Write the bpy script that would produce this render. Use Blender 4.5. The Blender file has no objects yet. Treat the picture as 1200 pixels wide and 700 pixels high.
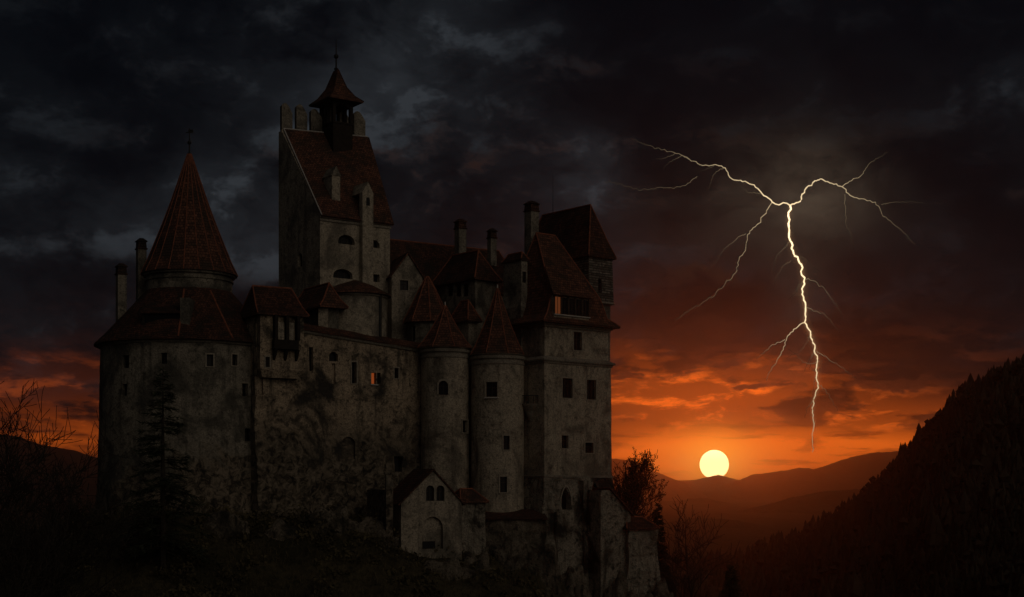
import bpy, bmesh, math, random
from mathutils import Vector, noise
import numpy as np

sc = bpy.context.scene
C = sc.collection
R = math.radians

# ------------------------------------------------------------------ camera, light, sky, exposure
F, HY = 1700.0, 575.0            # focal length and eye-level row, in pixels of the 1200 x 700 photograph
cam_d = bpy.data.cameras.new('camera')
cam = bpy.data.objects.new('camera', cam_d); C.objects.link(cam)
cam_d.sensor_width = 36.0
cam_d.lens = F / 1200 * 36
cam_d.shift_y = (HY - 350) / 1200
cam_d.clip_start, cam_d.clip_end = 0.5, 60000
cam.location = (0, 0, 0)
cam.rotation_euler = (R(90), 0, 0)
sc.camera = cam

sc.view_settings.view_transform = 'Standard'
sc.view_settings.look = 'None'
sc.view_settings.exposure = 0.0
sc.view_settings.gamma = 1.0
sc.view_settings.use_curve_mapping = False
sc.render.engine = 'CYCLES'
cy = sc.cycles
cy.use_denoising = True
cy.max_bounces = 4; cy.diffuse_bounces = 2; cy.glossy_bounces = 2; cy.volume_bounces = 0
cy.transparent_max_bounces = 8
cy.use_adaptive_sampling = False
cy.sample_clamp_indirect = 2.0

SUN_AZ = math.atan((837 - 600) / F)
SUN_EL = R(2.2)
sun_d = bpy.data.lights.new('sunlight', 'SUN')
sun = bpy.data.objects.new('sunlight', sun_d); C.objects.link(sun)
sun_d.energy = 0.033
sun_d.color = (1.0, 0.135, 0.02)
sun_d.angle = R(1.0)
sdir = Vector((math.sin(SUN_AZ) * math.cos(SUN_EL), math.cos(SUN_AZ) * math.cos(SUN_EL), math.sin(SUN_EL)))
sun.rotation_euler = (-sdir).to_track_quat('-Z', 'Y').to_euler()


class NT:
    """small helper to write node trees as expressions"""
    def __init__(self, tree):
        self.t = tree; self.n = tree.nodes; self.l = tree.links
    def node(self, typ, **kw):
        n = self.n.new(typ)
        for k, v in kw.items(): setattr(n, k, v)
        return n
    def put(self, sock, v):
        if isinstance(v, bpy.types.NodeSocket): self.l.new(v, sock)
        elif isinstance(v, (tuple, list)):
            sock.default_value = tuple(v) + (1,) if (len(v) == 3 and sock.type == 'RGBA') else v
        else: sock.default_value = v
    def m(self, op, a, b=None, c=None, clamp=False):
        n = self.node('ShaderNodeMath', operation=op, use_clamp=clamp)
        self.put(n.inputs[0], a)
        if b is not None: self.put(n.inputs[1], b)
        if c is not None: self.put(n.inputs[2], c)
        return n.outputs[0]
    def add(self, a, b): return self.m('ADD', a, b)
    def sub(self, a, b): return self.m('SUBTRACT', a, b)
    def mul(self, a, b): return self.m('MULTIPLY', a, b)
    def vm(self, op, a, b=None, s=None):
        n = self.node('ShaderNodeVectorMath', operation=op)
        self.put(n.inputs[0], a)
        if b is not None: self.put(n.inputs[1], b)
        if s is not None: self.put(n.inputs['Scale'], s)
        return n.outputs['Value'] if op in ('DOT_PRODUCT', 'LENGTH') else n.outputs[0]
    def xyz(self, x, y, z):
        n = self.node('ShaderNodeCombineXYZ')
        for i, v in enumerate((x, y, z)): self.put(n.inputs[i], v)
        return n.outputs[0]
    def sep(self, v):
        n = self.node('ShaderNodeSeparateXYZ'); self.put(n.inputs[0], v); return n.outputs
    def noise(self, vec, scale, detail=6, rough=0.55, dist=0.0):
        n = self.node('ShaderNodeTexNoise'); self.put(n.inputs['Vector'], vec)
        self.put(n.inputs['Scale'], scale); self.put(n.inputs['Detail'], detail)
        self.put(n.inputs['Roughness'], rough); self.put(n.inputs['Distortion'], dist)
        return n.outputs['Fac']
    def step(self, v, a, b):
        n = self.node('ShaderNodeMapRange', interpolation_type='SMOOTHSTEP')
        self.put(n.inputs['Value'], v); self.put(n.inputs['From Min'], a); self.put(n.inputs['From Max'], b)
        return n.outputs['Result']
    def mix(self, f, a, b, typ='MIX'):
        n = self.node('ShaderNodeMix', data_type='RGBA', blend_type=typ)
        self.put(n.inputs[0], f); self.put(n.inputs[6], a); self.put(n.inputs[7], b)
        return n.outputs[2]
    def gauss(self, v, c, s):
        d = self.m('DIVIDE', self.sub(v, c), s)
        return self.m('EXPONENT', self.mul(self.mul(d, d), -1.0))


world = bpy.data.worlds.new('World'); sc.world = world
world.use_nodes = True
world.node_tree.nodes.clear()
w = NT(world.node_tree)
g = w.node('ShaderNodeTexCoord').outputs['Generated']
X, Y, Z = w.sep(g)
AZ = w.m('ARCTAN2', X, Y)
EL = w.m('ARCSINE', Z)
def azp(px): return math.atan((px - 600) / F)
def elp(px, py): return math.atan((HY - py) / F * math.cos(azp(px)))
def patch(px, py, sx, sy, amp):
    return w.mul(w.mul(w.gauss(AZ, azp(px), sx / F), w.gauss(EL, elp(px, py), sy / F)), amp)
def total(*a):
    r = a[0]
    for b in a[1:]: r = w.add(r, b)
    return r
# billows of the storm: puffs and wisps on the dome, flatter towards the horizon; undersides face the low sun
def puffs(P, scale, seed, warp_k):
    P = w.vm('ADD', P, (seed, seed * 1.7, seed * 0.6))
    wn = w.node('ShaderNodeTexNoise'); w.put(wn.inputs['Vector'], P); wn.inputs['Scale'].default_value = scale * 1.6; wn.inputs['Detail'].default_value = 5
    wn.inputs['Roughness'].default_value = 0.6
    Pw = w.vm('ADD', P, w.vm('SCALE', w.vm('SUBTRACT', wn.outputs['Color'], (0.5, 0.5, 0.5)), s=warp_k / scale))
    v = w.node('ShaderNodeTexVoronoi', feature='F1', normalize=True)
    w.put(v.inputs['Vector'], Pw); v.inputs['Scale'].default_value = scale * 1.5; v.inputs['Detail'].default_value = 2.0
    v.inputs['Roughness'].default_value = 0.5
    n = w.noise(Pw, scale, 8, 0.60)
    return w.add(w.mul(n, 0.72), w.mul(w.sub(0.55, v.outputs['Distance']), 0.30))
P2 = w.xyz(w.mul(AZ, 7.0), w.mul(EL, 11.0), 0.3)
billow = puffs(P2, 1.1, 0.9, 0.5)
below = puffs(w.vm('SUBTRACT', P2, (-0.04, 0.15, 0.0)), 1.1, 0.9, 0.5)
under = w.step(w.sub(billow, below), 0.0, 0.10)
PH = w.xyz(w.mul(AZ, 9.0), w.mul(EL, 27.0), 1.7)
bands = puffs(PH, 1.05, 3.3, 0.6)
bands_b = puffs(w.vm('SUBTRACT', PH, (-0.03, 0.16, 0.0)), 1.05, 3.3, 0.6)
under_h = w.step(w.sub(bands, bands_b), -0.01, 0.08)
streak = w.noise(w.xyz(w.mul(AZ, 16.0), w.mul(w.add(EL, w.mul(bands, 0.012)), 150.0), 4.0), 1.0, 6, 0.6)
grey_at = total(patch(430, 90, 190, 150, 1.05), patch(450, 60, 80, 70, 0.7), patch(40, 280, 110, 110, 0.75), patch(300, 270, 130, 70, 1.3),
                patch(690, 195, 45, 40, 1.3), patch(640, 260, 120, 90, 0.45), patch(1160, 120, 60, 80, 0.35), 0.16)
lit = w.mul(w.mul(w.step(billow, 0.30, 0.62), w.add(0.45, w.mul(under, 0.75))), grey_at)
col = w.mix(lit, (0.0009, 0.0015, 0.0028), (0.027, 0.032, 0.038))
def grey(f): return w.xyz(f, f, f)
# brown rims high in the cloud
rim = w.mul(w.mul(w.step(w.m('ABSOLUTE', w.sub(billow, 0.44)), 0.05, 0.0), under), total(patch(620, 230, 300, 120, 0.8), patch(1000, 300, 300, 70, 0.5)))
col = w.mix(rim, col, (0.022, 0.0085, 0.0050))
# red light on the undersides, fading upwards from the horizon
mott = w.add(0.10, w.mul(under_h, w.add(0.35, w.mul(w.step(bands, 0.62, 0.34), 1.0))))
red = w.mul(total(patch(850, 480, 400, 64, 1.05), patch(840, 420, 330, 62, 0.12), patch(60, 490, 300, 70, 0.50)), mott)
col = w.mix(1.0, col, w.mix(1.0, (0.075, 0.0140, 0.0036), grey(red), 'MULTIPLY'), 'ADD')
# burning breaks between the cloud masses
gaps = w.mul(w.step(w.add(bands, w.mul(w.sub(streak, 0.5), 0.10)), 0.455, 0.40), w.add(0.25, w.mul(under_h, 0.75)))
brk = w.mul(gaps, total(patch(800, 468, 170, 40, 1.0), patch(1090, 490, 130, 22, 0.9), patch(760, 420, 80, 26, 0.16), patch(60, 505, 190, 34, 0.60), patch(60, 440, 140, 26, 0.10), patch(930, 460, 90, 26, 0.35)))
col = w.mix(w.m('MINIMUM', brk, 1.0), col, (1.10, 0.165, 0.012))
# clear strip over the ridge
strip = total(patch(850, 535, 250, 27, 1.15), patch(1010, 526, 220, 18, 0.5), patch(40, 525, 220, 24, 0.42))
strip = w.mul(strip, w.sub(1.0, w.m('MAXIMUM', w.mul(w.step(bands, 0.42, 0.56), 0.85), w.mul(w.step(streak, 0.50, 0.66), 0.72))))
col = w.mix(w.m('MINIMUM', strip, 1.0), col, (1.10, 0.180, 0.012))
core = total(patch(837, 541, 62, 30, 0.62), patch(838, 541, 34, 28, 0.62))
col = w.mix(w.m('MINIMUM', core, 1.0), col, (1.45, 0.45, 0.040))
# cloud round the lightning, lit by it
flash = w.mul(total(patch(948, 226, 60, 40, 0.85), patch(900, 235, 120, 65, 0.26), patch(942, 350, 30, 110, 0.14)), w.add(0.10, w.mul(w.step(billow, 0.30, 0.56), 0.95)))
col = w.mix(flash, col, (0.080, 0.060, 0.042))
# thin clear sky of the dusk above the cloud, very little of it comes through
nish = w.node('ShaderNodeTexSky', sky_type='NISHITA')
nish.sun_disc = False; nish.sun_elevation = SUN_EL; nish.sun_rotation = SUN_AZ
col = w.mix(0.0002, col, nish.outputs[0], 'ADD')
# added fill glow in the unseen sky behind the viewer, brightens the castle front
ld = Vector((0.52, -0.72, 0.46)).normalized()
dt = w.vm('DOT_PRODUCT', g, tuple(ld))
lobe = w.mul(w.m('EXPONENT', w.mul(w.sub(dt, 1.0), 10.0)), 0.47)
front = w.mul(w.step(Y, 0.15, -0.25), 0.006)
lobe = w.mul(lobe, w.step(Y, 0.2, -0.2))
lobe_c = w.mix(1.0, (1.0, 0.82, 0.64), w.xyz(lobe, lobe, lobe), 'MULTIPLY')
front_c = w.mix(1.0, (0.8, 0.95, 1.15), w.xyz(front, front, front), 'MULTIPLY')
col = w.mix(1.0, col, w.mix(1.0, lobe_c, front_c, 'ADD'), 'ADD')
bg = w.node('ShaderNodeBackground'); w.put(bg.inputs['Color'], col); bg.inputs['Strength'].default_value = 1.0
wo = w.node('ShaderNodeOutputWorld'); w.l.new(bg.outputs[0], wo.inputs['Surface'])
world.cycles.sampling_method = 'MANUAL'; world.cycles.sample_map_resolution = 1024

# ------------------------------------------------------------------ materials
def newmat(name):
    m = bpy.data.materials.new(name); m.use_nodes = True
    m.node_tree.nodes.clear()
    t = NT(m.node_tree)
    b = t.node('ShaderNodeBsdfPrincipled'); o = t.node('ShaderNodeOutputMaterial')
    t.l.new(b.outputs[0], o.inputs['Surface'])
    b.inputs['Specular IOR Level'].default_value = 0.2
    return m, t, b
def bump(t, b, h, strength, dist):
    n = t.node('ShaderNodeBump'); t.put(n.inputs['Height'], h)
    n.inputs['Strength'].default_value = strength; n.inputs['Distance'].default_value = dist
    t.l.new(n.outputs[0], b.inputs['Normal'])

def plaster(name, light, dark, stain=0.5, streak=0.5, rough_bump=0.06, seed=0.0, bare=None):
    m, t, b = newmat(name)
    p = t.vm('ADD', t.node('ShaderNodeNewGeometry').outputs['Position'], (seed * 13.1, seed * 7.7, seed * 3.3))
    x, y, z = t.sep(p)
    big = t.noise(p, 0.16, 5, 0.62, 0.6)
    mid = t.noise(p, 0.55, 7, 0.68, 0.4)
    stk = t.noise(t.xyz(t.mul(x, 0.9), t.mul(y, 0.9), t.mul(z, 0.09)), 1.0, 6, 0.6)
    fin = t.noise(p, 5.0, 5, 0.7)
    spk = t.noise(p, 2.2, 6, 0.72)
    c = t.mix(t.step(fin, 0.32, 0.68), tuple(v * 0.58 for v in light), tuple(min(1, v * 1.25) for v in light))
    c = t.mix(t.mul(t.step(big, 0.46, 0.64), stain), c, dark)
    c = t.mix(t.mul(t.step(mid, 0.50, 0.68), stain * 0.85), c, tuple(v * 0.8 for v in dark))
    c = t.mix(t.mul(t.step(stk, 0.50, 0.70), streak), c, tuple(v * 0.9 for v in dark))
    c = t.mix(t.mul(t.step(spk, 0.52, 0.66), 0.65 * stain + 0.18), c, tuple(v * 0.6 for v in dark))
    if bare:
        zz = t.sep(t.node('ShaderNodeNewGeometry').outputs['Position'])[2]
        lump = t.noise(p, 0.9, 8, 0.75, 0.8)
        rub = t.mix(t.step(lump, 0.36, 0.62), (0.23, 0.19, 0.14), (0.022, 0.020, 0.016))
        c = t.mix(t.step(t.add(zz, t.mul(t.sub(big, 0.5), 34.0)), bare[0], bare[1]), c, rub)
    t.put(b.inputs['Base Color'], c); b.inputs['Roughness'].default_value = 0.95
    bump(t, b, t.add(t.mul(mid, 1.2), t.add(t.mul(spk, 0.8), t.mul(fin, 0.3))), 0.8, rough_bump * 3)
    return m

def tiles(name, c1, c2, moss):
    m, t, b = newmat(name)
    uv = t.node('ShaderNodeUVMap').outputs[0]
    br = t.node('ShaderNodeTexBrick')
    br.offset = 0.5; br.squash = 1.0
    t.put(br.inputs['Vector'], uv)
    br.inputs['Color1'].default_value = (0.0, 0.0, 0.0, 1); br.inputs['Color2'].default_value = (1, 1, 1, 1)
    br.inputs['Mortar'].default_value = (0.0, 0.0, 0.0, 1)
    br.inputs['Scale'].default_value = 1.0; br.inputs['Mortar Size'].default_value = 0.035
    br.inputs['Mortar Smooth'].default_value = 0.6
    br.inputs['Brick Width'].default_value = 0.42; br.inputs['Row Height'].default_value = 0.42
    p = t.node('ShaderNodeNewGeometry').outputs['Position']
    n1 = t.noise(p, 0.35, 6, 0.65, 0.5); n2 = t.noise(p, 3.0, 5, 0.7)
    c = t.mix(br.outputs['Color'], c1, c2)
    c = t.mix(t.step(n1, 0.42, 0.66), c, moss)
    c = t.mix(t.mul(t.step(n2, 0.5, 0.7), 0.6), c, tuple(v * 0.5 for v in moss))
    c = t.mix(t.mul(br.outputs['Fac'], 0.8), c, (0.012, 0.009, 0.008))
    t.put(b.inputs['Base Color'], c); b.inputs['Roughness'].default_value = 0.85
    u, v, _ = t.sep(uv)
    row = t.m('FRACT', t.m('DIVIDE', v, 0.42))
    bump(t, b, t.add(t.mul(row, -0.7), t.sub(t.mul(n2, 0.5), t.mul(br.outputs['Fac'], 0.6))), 0.9, 0.10)
    return m

def plain(name, col, rough=0.8, var=0.35, scale=2.0, metallic=0.0):
    m, t, b = newmat(name)
    p = t.node('ShaderNodeNewGeometry').outputs['Position']
    n = t.noise(p, scale, 6, 0.65)
    t.put(b.inputs['Base Color'], t.mix(t.step(n, 0.3, 0.7), tuple(v * (1 - var) for v in col), tuple(v * (1 + var) for v in col)))
    b.inputs['Roughness'].default_value = rough; b.inputs['Metallic'].default_value = metallic
    bump(t, b, n, 0.5, 0.05)
    return m

def glow(name, col, strength, attr=None):
    m = bpy.data.materials.new(name); m.use_nodes = True; m.node_tree.nodes.clear()
    t = NT(m.node_tree)
    e = t.node('ShaderNodeEmission'); o = t.node('ShaderNodeOutputMaterial')
    e.inputs['Color'].default_value = (*col, 1); e.inputs['Strength'].default_value = strength
    if attr:
        a = t.node('ShaderNodeAttribute', attribute_name=attr)
        t.put(e.inputs['Strength'], t.mul(a.outputs['Fac'], strength))
    t.l.new(e.outputs[0], o.inputs['Surface'])
    m.cycles.emission_sampling = 'NONE'
    return m

M = {}
M['wall'] = plaster('old_plaster', (0.36, 0.315, 0.245), (0.075, 0.070, 0.058), 0.75, 0.55, 0.06, 0)
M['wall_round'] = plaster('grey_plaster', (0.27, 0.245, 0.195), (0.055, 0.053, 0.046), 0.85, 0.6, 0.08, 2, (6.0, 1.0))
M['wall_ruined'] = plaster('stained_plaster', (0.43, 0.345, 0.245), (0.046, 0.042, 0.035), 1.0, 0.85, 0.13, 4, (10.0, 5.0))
M['wall_keep'] = plaster('pale_plaster', (0.42, 0.37, 0.285), (0.095, 0.086, 0.072), 0.75, 0.5, 0.05, 6)
M['wall_tower'] = plaster('brown_plaster', (0.39, 0.34, 0.26), (0.075, 0.067, 0.055), 0.75, 0.6, 0.06, 8)
M['rock_dark'] = plaster('mossy_rubble', (0.20, 0.17, 0.13), (0.022, 0.021, 0.015), 0.9, 0.9, 0.25, 12)
M['rock'] = plaster('cliff_rock', (0.33, 0.295, 0.235), (0.030, 0.028, 0.023), 1.0, 0.9, 0.25, 10)
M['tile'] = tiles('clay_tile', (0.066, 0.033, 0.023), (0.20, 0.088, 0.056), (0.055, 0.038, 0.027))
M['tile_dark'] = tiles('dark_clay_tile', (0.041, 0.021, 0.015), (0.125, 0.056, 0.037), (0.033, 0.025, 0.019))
M['ridge'] = plain('ridge_tile', (0.22, 0.080, 0.047), 0.8)
M['wood'] = plain('dark_timber', (0.022, 0.017, 0.013), 0.8)
M['metal'] = plain('black_iron', (0.02, 0.02, 0.02), 0.5)
M['flash'] = plain('lead_flashing', (0.45, 0.43, 0.40), 0.6, 0.15)
M['trim'] = plaster('cornice_plaster', (0.26, 0.235, 0.19), (0.10, 0.09, 0.075), 0.5, 0.2, 0.03, 5)
M['pane'], _t, _b = newmat('dark_pane')
_b.inputs['Base Color'].default_value = (0.006, 0.006, 0.007, 1); _b.inputs['Roughness'].default_value = 0.35
M['frame'] = plain('window_surround', (0.27, 0.24, 0.19), 0.9, 0.25, 4.0)
M['bar'] = plain('window_bar', (0.05, 0.04, 0.03), 0.8)
M['lit'] = glow('lit_pane', (1.0, 0.20, 0.045), 0.20)
M['lit_dim'] = glow('dim_lit_pane', (1.0, 0.28, 0.09), 0.085)
M['bark'] = plain('bark', (0.035, 0.028, 0.022), 0.95, 0.4, 3.0)
M['needle'] = plain('conifer_needles', (0.030, 0.036, 0.020), 0.9, 0.5, 0.8)
M['larch'] = plain('larch_needles', (0.11, 0.055, 0.022), 0.9, 0.5, 0.8)
M['shrub'] = plain('shrub_leaves', (0.070, 0.058, 0.030), 0.9, 0.6, 0.25)
M['forest'] = plain('forest_needles', (0.032, 0.028, 0.017), 0.95, 0.5, 0.05)

# log-stone courses of the rear tower
m, t, b = newmat('coursed_stone')
uv = t.node('ShaderNodeUVMap').outputs[0]
br = t.node('ShaderNodeTexBrick'); t.put(br.inputs['Vector'], uv)
br.inputs['Color1'].default_value = (0.10, 0.09, 0.075, 1); br.inputs['Color2'].default_value = (0.30, 0.275, 0.23, 1)
br.inputs['Mortar'].default_value = (0.02, 0.018, 0.015, 1); br.inputs['Scale'].default_value = 1.0
br.inputs['Mortar Size'].default_value = 0.05; br.inputs['Brick Width'].default_value = 2.4; br.inputs['Row Height'].default_value = 0.36
n = t.noise(t.node('ShaderNodeNewGeometry').outputs['Position'], 2.0, 6, 0.7)
t.put(b.inputs['Base Color'], t.mix(t.step(n, 0.4, 0.65), br.outputs['Color'], (0.05, 0.045, 0.038)))
b.inputs['Roughness'].default_value = 0.95
bump(t, b, t.sub(t.mul(n, 0.6), br.outputs['Fac']), 0.9, 0.15)
M['stone'] = m

# ground: grass and earth with rock on the steep faces
m, t, b = newmat('hill_ground')
geo = t.node('ShaderNodeNewGeometry')
p = geo.outputs['Position']; nz = t.sep(geo.outputs['Normal'])[2]
n1 = t.noise(p, 0.12, 7, 0.65, 0.4); n2 = t.noise(p, 1.1, 7, 0.7)
c = t.mix(t.step(n1, 0.35, 0.65), (0.030, 0.027, 0.014), (0.075, 0.062, 0.034))
c = t.mix(t.step(n2, 0.45, 0.7), c, (0.020, 0.019, 0.011))
rk = t.mix(t.step(n2, 0.35, 0.62), (0.24, 0.215, 0.175), (0.04, 0.036, 0.030))
c = t.mix(t.mul(t.step(t.add(nz, t.mul(t.sub(n1, 0.5), 0.5)), 0.66, 0.50), 0.9), c, rk)
t.put(b.inputs['Base Color'], c); b.inputs['Roughness'].default_value = 0.95
bump(t, b, t.add(n2, t.mul(n1, 2)), 1.0, 0.5)
M['ground'] = m
M['mountain'] = plain('wooded_slope', (0.04, 0.036, 0.022), 1.0, 0.5, 0.01)

# ------------------------------------------------------------------ mesh building
def W(px, py, y):                      # world point that stands y metres away
    return Vector(((px - 600) / F * y, y, (HY - py) / F * y))
def zat(py, y): return (HY - py) / F * y

class MB:
    def __init__(self): self.v = []; self.f = []; self.sm = []
    def add(self, verts, faces, smooth=False):
        o = len(self.v); self.v += [tuple(p) for p in verts]
        for f in faces: self.f.append(tuple(i + o for i in f)); self.sm.append(smooth)
    def loft(self, rings, cap0=True, cap1=True, closed=True):
        n = len(rings[0]); fs = []
        for k in range(len(rings) - 1):
            for i in range(n if closed else n - 1):
                j = (i + 1) % n
                fs.append((k * n + i, k * n + j, (k + 1) * n + j, (k + 1) * n + i))
        if cap0: fs.append(tuple(reversed(range(n))))
        if cap1: fs.append(tuple((len(rings) - 1) * n + i for i in range(n)))
        self.add([p for r in rings for p in r], fs)
        return self
    def obox(self, o, ex, ey, ez):     # parallelepiped from corner o and three edges
        o, ex, ey, ez = map(Vector, (o, ex, ey, ez))
        if ex.cross(ey).dot(ez) < 0: ex, ey = ey, ex
        r0 = [o, o + ex, o + ex + ey, o + ey]
        return self.loft([r0, [p + ez for p in r0]])
    def cbox(self, c, ax, ay, az):     # centred box by half-axes
        c, ax, ay, az = map(Vector, (c, ax, ay, az))
        return self.obox(c - ax - ay - az, ax * 2, ay * 2, az * 2)
    def lathe(self, c, prof, n=32, cap0=True, cap1=True, a0=0.0, jit=None):
        rings = []
        for r, z in prof:
            ring = []
            for i in range(n):
                a = a0 + 2 * math.pi * i / n
                rr = r
                if jit: rr += jit(a, z)
                ring.append((c[0] + rr * math.cos(a), c[1] + rr * math.sin(a), z))
            rings.append(ring)
        return self.loft(rings, cap0, cap1)
    def tube(self, pts, rad, n=6, cap=True):
        pts = [Vector(p) for p in pts]; rings = []
        for i, p in enumerate(pts):
            d = (pts[min(i + 1, len(pts) - 1)] - pts[max(i - 1, 0)])
            if d.length < 1e-9: d = Vector((0, 0, 1))
            d.normalize()
            s = d.cross(Vector((0, 0, 1)) if abs(d.z) < 0.95 else Vector((1, 0, 0))).normalized(); q = s.cross(d).normalized()
            r = rad[i] if isinstance(rad, (list, tuple)) else rad
            rings.append([p + (s * math.cos(2 * math.pi * k / n) - q * math.sin(2 * math.pi * k / n)) * r for k in range(n)])
        return self.loft(rings, cap, cap)
    def prism(self, poly, d):          # polygon (3D) pushed along d
        d = Vector(d); poly = [Vector(p) for p in poly]
        nrm = Vector((0, 0, 0))
        for i in range(len(poly)): nrm += poly[i].cross(poly[(i + 1) % len(poly)])
        if nrm.dot(d) < 0: poly = poly[::-1]
        return self.loft([poly, [p + d for p in poly]])
    def slab(self, quad, thick):       # a plane of roof with thickness below it
        q = [Vector(p) for p in quad]
        nrm = (q[1] - q[0]).cross(q[-1] - q[0]).normalized()
        if nrm.z < 0: nrm = -nrm
        return self.prism(q, -nrm * thick)
    def ball(self, c, r, n=10, sz=1.0):
        prof = [(max(1e-3, r * math.sin(math.pi * k / n)), c[2] - sz * r * math.cos(math.pi * k / n)) for k in range(n + 1)]
        return self.lathe(c, prof, n + 2)
    def mesh(self, name, mat, base=(0, 0, 0), uv=True):
        me = bpy.data.meshes.new(name)
        b = Vector(base)
        me.from_pydata([tuple(Vector(p) - b) for p in self.v], [], self.f)
        me.materials.append(mat)
        if uv: planar_uv(me, b)
        me.update()
        return me
    def build(self, name, mat, parent=None, uv=True, loc=None):
        base = wloc(parent) if parent else Vector(loc or (0, 0, 0))
        o = bpy.data.objects.new(name, self.mesh(name, mat, base, uv))
        C.objects.link(o)
        if parent: o.parent = parent
        else: o.location = base
        return o

def planar_uv(me, base=Vector((0, 0, 0))):
    lay = me.uv_layers.new(name='UVMap') if not me.uv_layers else me.uv_layers[0]
    for pl in me.polygons:
        n = pl.normal
        u = Vector((0, 0, 1)).cross(n)
        u = u.normalized() if u.length > 1e-3 else Vector((1, 0, 0))
        v = n.cross(u)
        for li in pl.loop_indices:
            p = me.vertices[me.loops[li].vertex_index].co + base
            lay.data[li].uv = (p.dot(u), p.dot(v))
def wloc(o):
    v = Vector((0, 0, 0))
    while o is not None: v += Vector(o.location); o = o.parent
    return v
def tag(o, label=None, cat=None, group=None, kind=None):
    if label: o['label'] = label
    if cat: o['category'] = cat
    if group: o['group'] = group
    if kind: o['kind'] = kind
    return o
def thing(name, loc, label, cat, group=None):
    o = bpy.data.objects.new(name, None); C.objects.link(o); o.location = loc
    o.empty_display_size = 0.5
    return tag(o, label, cat, group)
def cut(o, cutter):                    # carve real openings into a wall
    if not cutter.v: return
    c = cutter.build('cutter_tmp', M['wall'])
    md = o.modifiers.new('b', 'BOOLEAN'); md.object = c; md.operation = 'DIFFERENCE'; md.solver = 'EXACT'
    bpy.context.view_layer.update()
    dg = bpy.context.evaluated_depsgraph_get()
    me = bpy.data.meshes.new_from_object(o.evaluated_get(dg))
    o.modifiers.clear()
    old = o.data; o.data = me; me.name = old.name
    mats = [mm for mm in old.materials]
    me.materials.clear()
    for mm in mats[:1]: me.materials.append(mm)
    for pl in me.polygons: pl.material_index = 0
    bpy.data.objects.remove(c)

UP = Vector((0, 0, 1))
def dirs(deg):
    a = R(deg)
    return Vector((math.cos(a), math.sin(a), 0)), Vector((-math.sin(a), math.cos(a), 0))
def along(p, d, px):                   # how far along d from p until the picture column px is met
    k = (px - 600) / F
    return (k * p.y - p.x) / (d.x - k * d.y)
def hit_plane(px, py, p0, n):
    r = Vector(((px - 600) / F, 1, (HY - py) / F))
    return r * (Vector(p0).dot(n) / r.dot(n))
def hit_cyl(px, py, c, r):
    k = (px - 600) / F
    a = 1 + k * k; b = -2 * (k * c[0] + c[1]); cc = c[0] ** 2 + c[1] ** 2 - r * r
    y = (-b - math.sqrt(max(0, b * b - 4 * a * cc))) / (2 * a)
    p = W(px, py, y); n = Vector((p.x - c[0], p.y - c[1], 0)).normalized()
    return p, n
def outline(kind, w, h, n=10):         # opening outline, centred at the foot's middle
    if kind == 'rect': return [(-w / 2, 0), (w / 2, 0), (w / 2, h), (-w / 2, h)]
    pts = [(-w / 2, 0), (w / 2, 0)]
    if kind == 'arch':
        s = min(h * 0.7, w / 2); y0 = h - s
        pts += [(w / 2 * math.cos(math.pi * i / n), y0 + s * math.sin(math.pi * i / n)) for i in range(n + 1)]
    else:                              # pointed
        y0 = h - w * 0.85
        for i in range(n + 1):
            a = i / n
            x = w / 2 - w * a
            pts.append((x, y0 + w * 0.85 * (1 - abs(2 * a - 1) ** 1.7)))
    return pts

class Openings:
    """collects the openings of one wall: carve them, then set pane, frame and bars"""
    def __init__(self, parent): self.parent = parent; self.c = MB(); self.items = []
    def add(self, pos, n, w, h, kind='rect', depth=0.45, mat='pane', frame=True, bars=0, sill=False, cross=True):
        n = Vector(n).normalized(); s = UP.cross(n).normalized()
        pos = Vector(pos)
        pts = [pos + s * x + UP * (y - h / 2) for x, y in outline(kind, w, h)]
        self.c.prism([p + n * 0.6 for p in pts], -n * (0.6 + depth))
        self.items.append((pos, n, s, w, h, kind, depth, mat, frame, bars, sill, cross))
    def finish(self, wall):
        cut(wall, self.c)
        for pos, n, s, w, h, kind, depth, mat, frame, bars, sill, cross in self.items:
            o2 = outline(kind, w + 0.04, h + 0.04)
            if mat is None: continue
            pts = [pos + s * x + UP * (y - h / 2 - 0.02) - n * (depth - 0.03) for x, y in o2]
            win = MB().prism(pts, -n * 0.06).build('window', M[mat], self.parent)
            if frame:
                fb = MB()
                a = outline(kind, w, h); bq = outline(kind, w + 0.36, h + 0.30)
                inn = [pos + s * x + UP * (y - h / 2) for x, y in a]
                out = [pos + s * x + UP * (y - h / 2 - (0.12 if kind == 'rect' else 0)) for x, y in bq]
                k = len(inn)
                f, bk = 0.05, -0.10
                vv = [p + n * f for p in inn] + [p + n * f for p in out] + [p + n * bk for p in inn] + [p + n * bk for p in out]
                fs = []
                for i in range(k):
                    j = (i + 1) % k
                    fs += [(i, k + i, k + j, j), (2 * k + i, i, j, 2 * k + j), (k + i, 3 * k + i, 3 * k + j, k + j)]
                fb.add(vv, fs)
                fb.build('frame', M['frame'], win)
            if bars or cross:
                bb = MB()
                nb = max(1, bars)
                for i in range(nb):
                    x = -w / 2 + w * (i + 1) / (nb + 1)
                    bb.cbox(pos + s * x - n * (depth - 0.09), s * 0.035, UP * (h / 2 - 0.01), n * 0.03)
                bb.cbox(pos + UP * h * 0.12 - n * (depth - 0.09), s * (w / 2 - 0.01), UP * 0.035, n * 0.022)
                bb.build('glazing_bar', M['bar'], win)
            if sill:
                MB().cbox(pos - UP * (h / 2 + 0.14) + n * 0.10, s * (w / 2 + 0.2), UP * 0.07, n * 0.16).build('sill', M['flash'], win)

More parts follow.
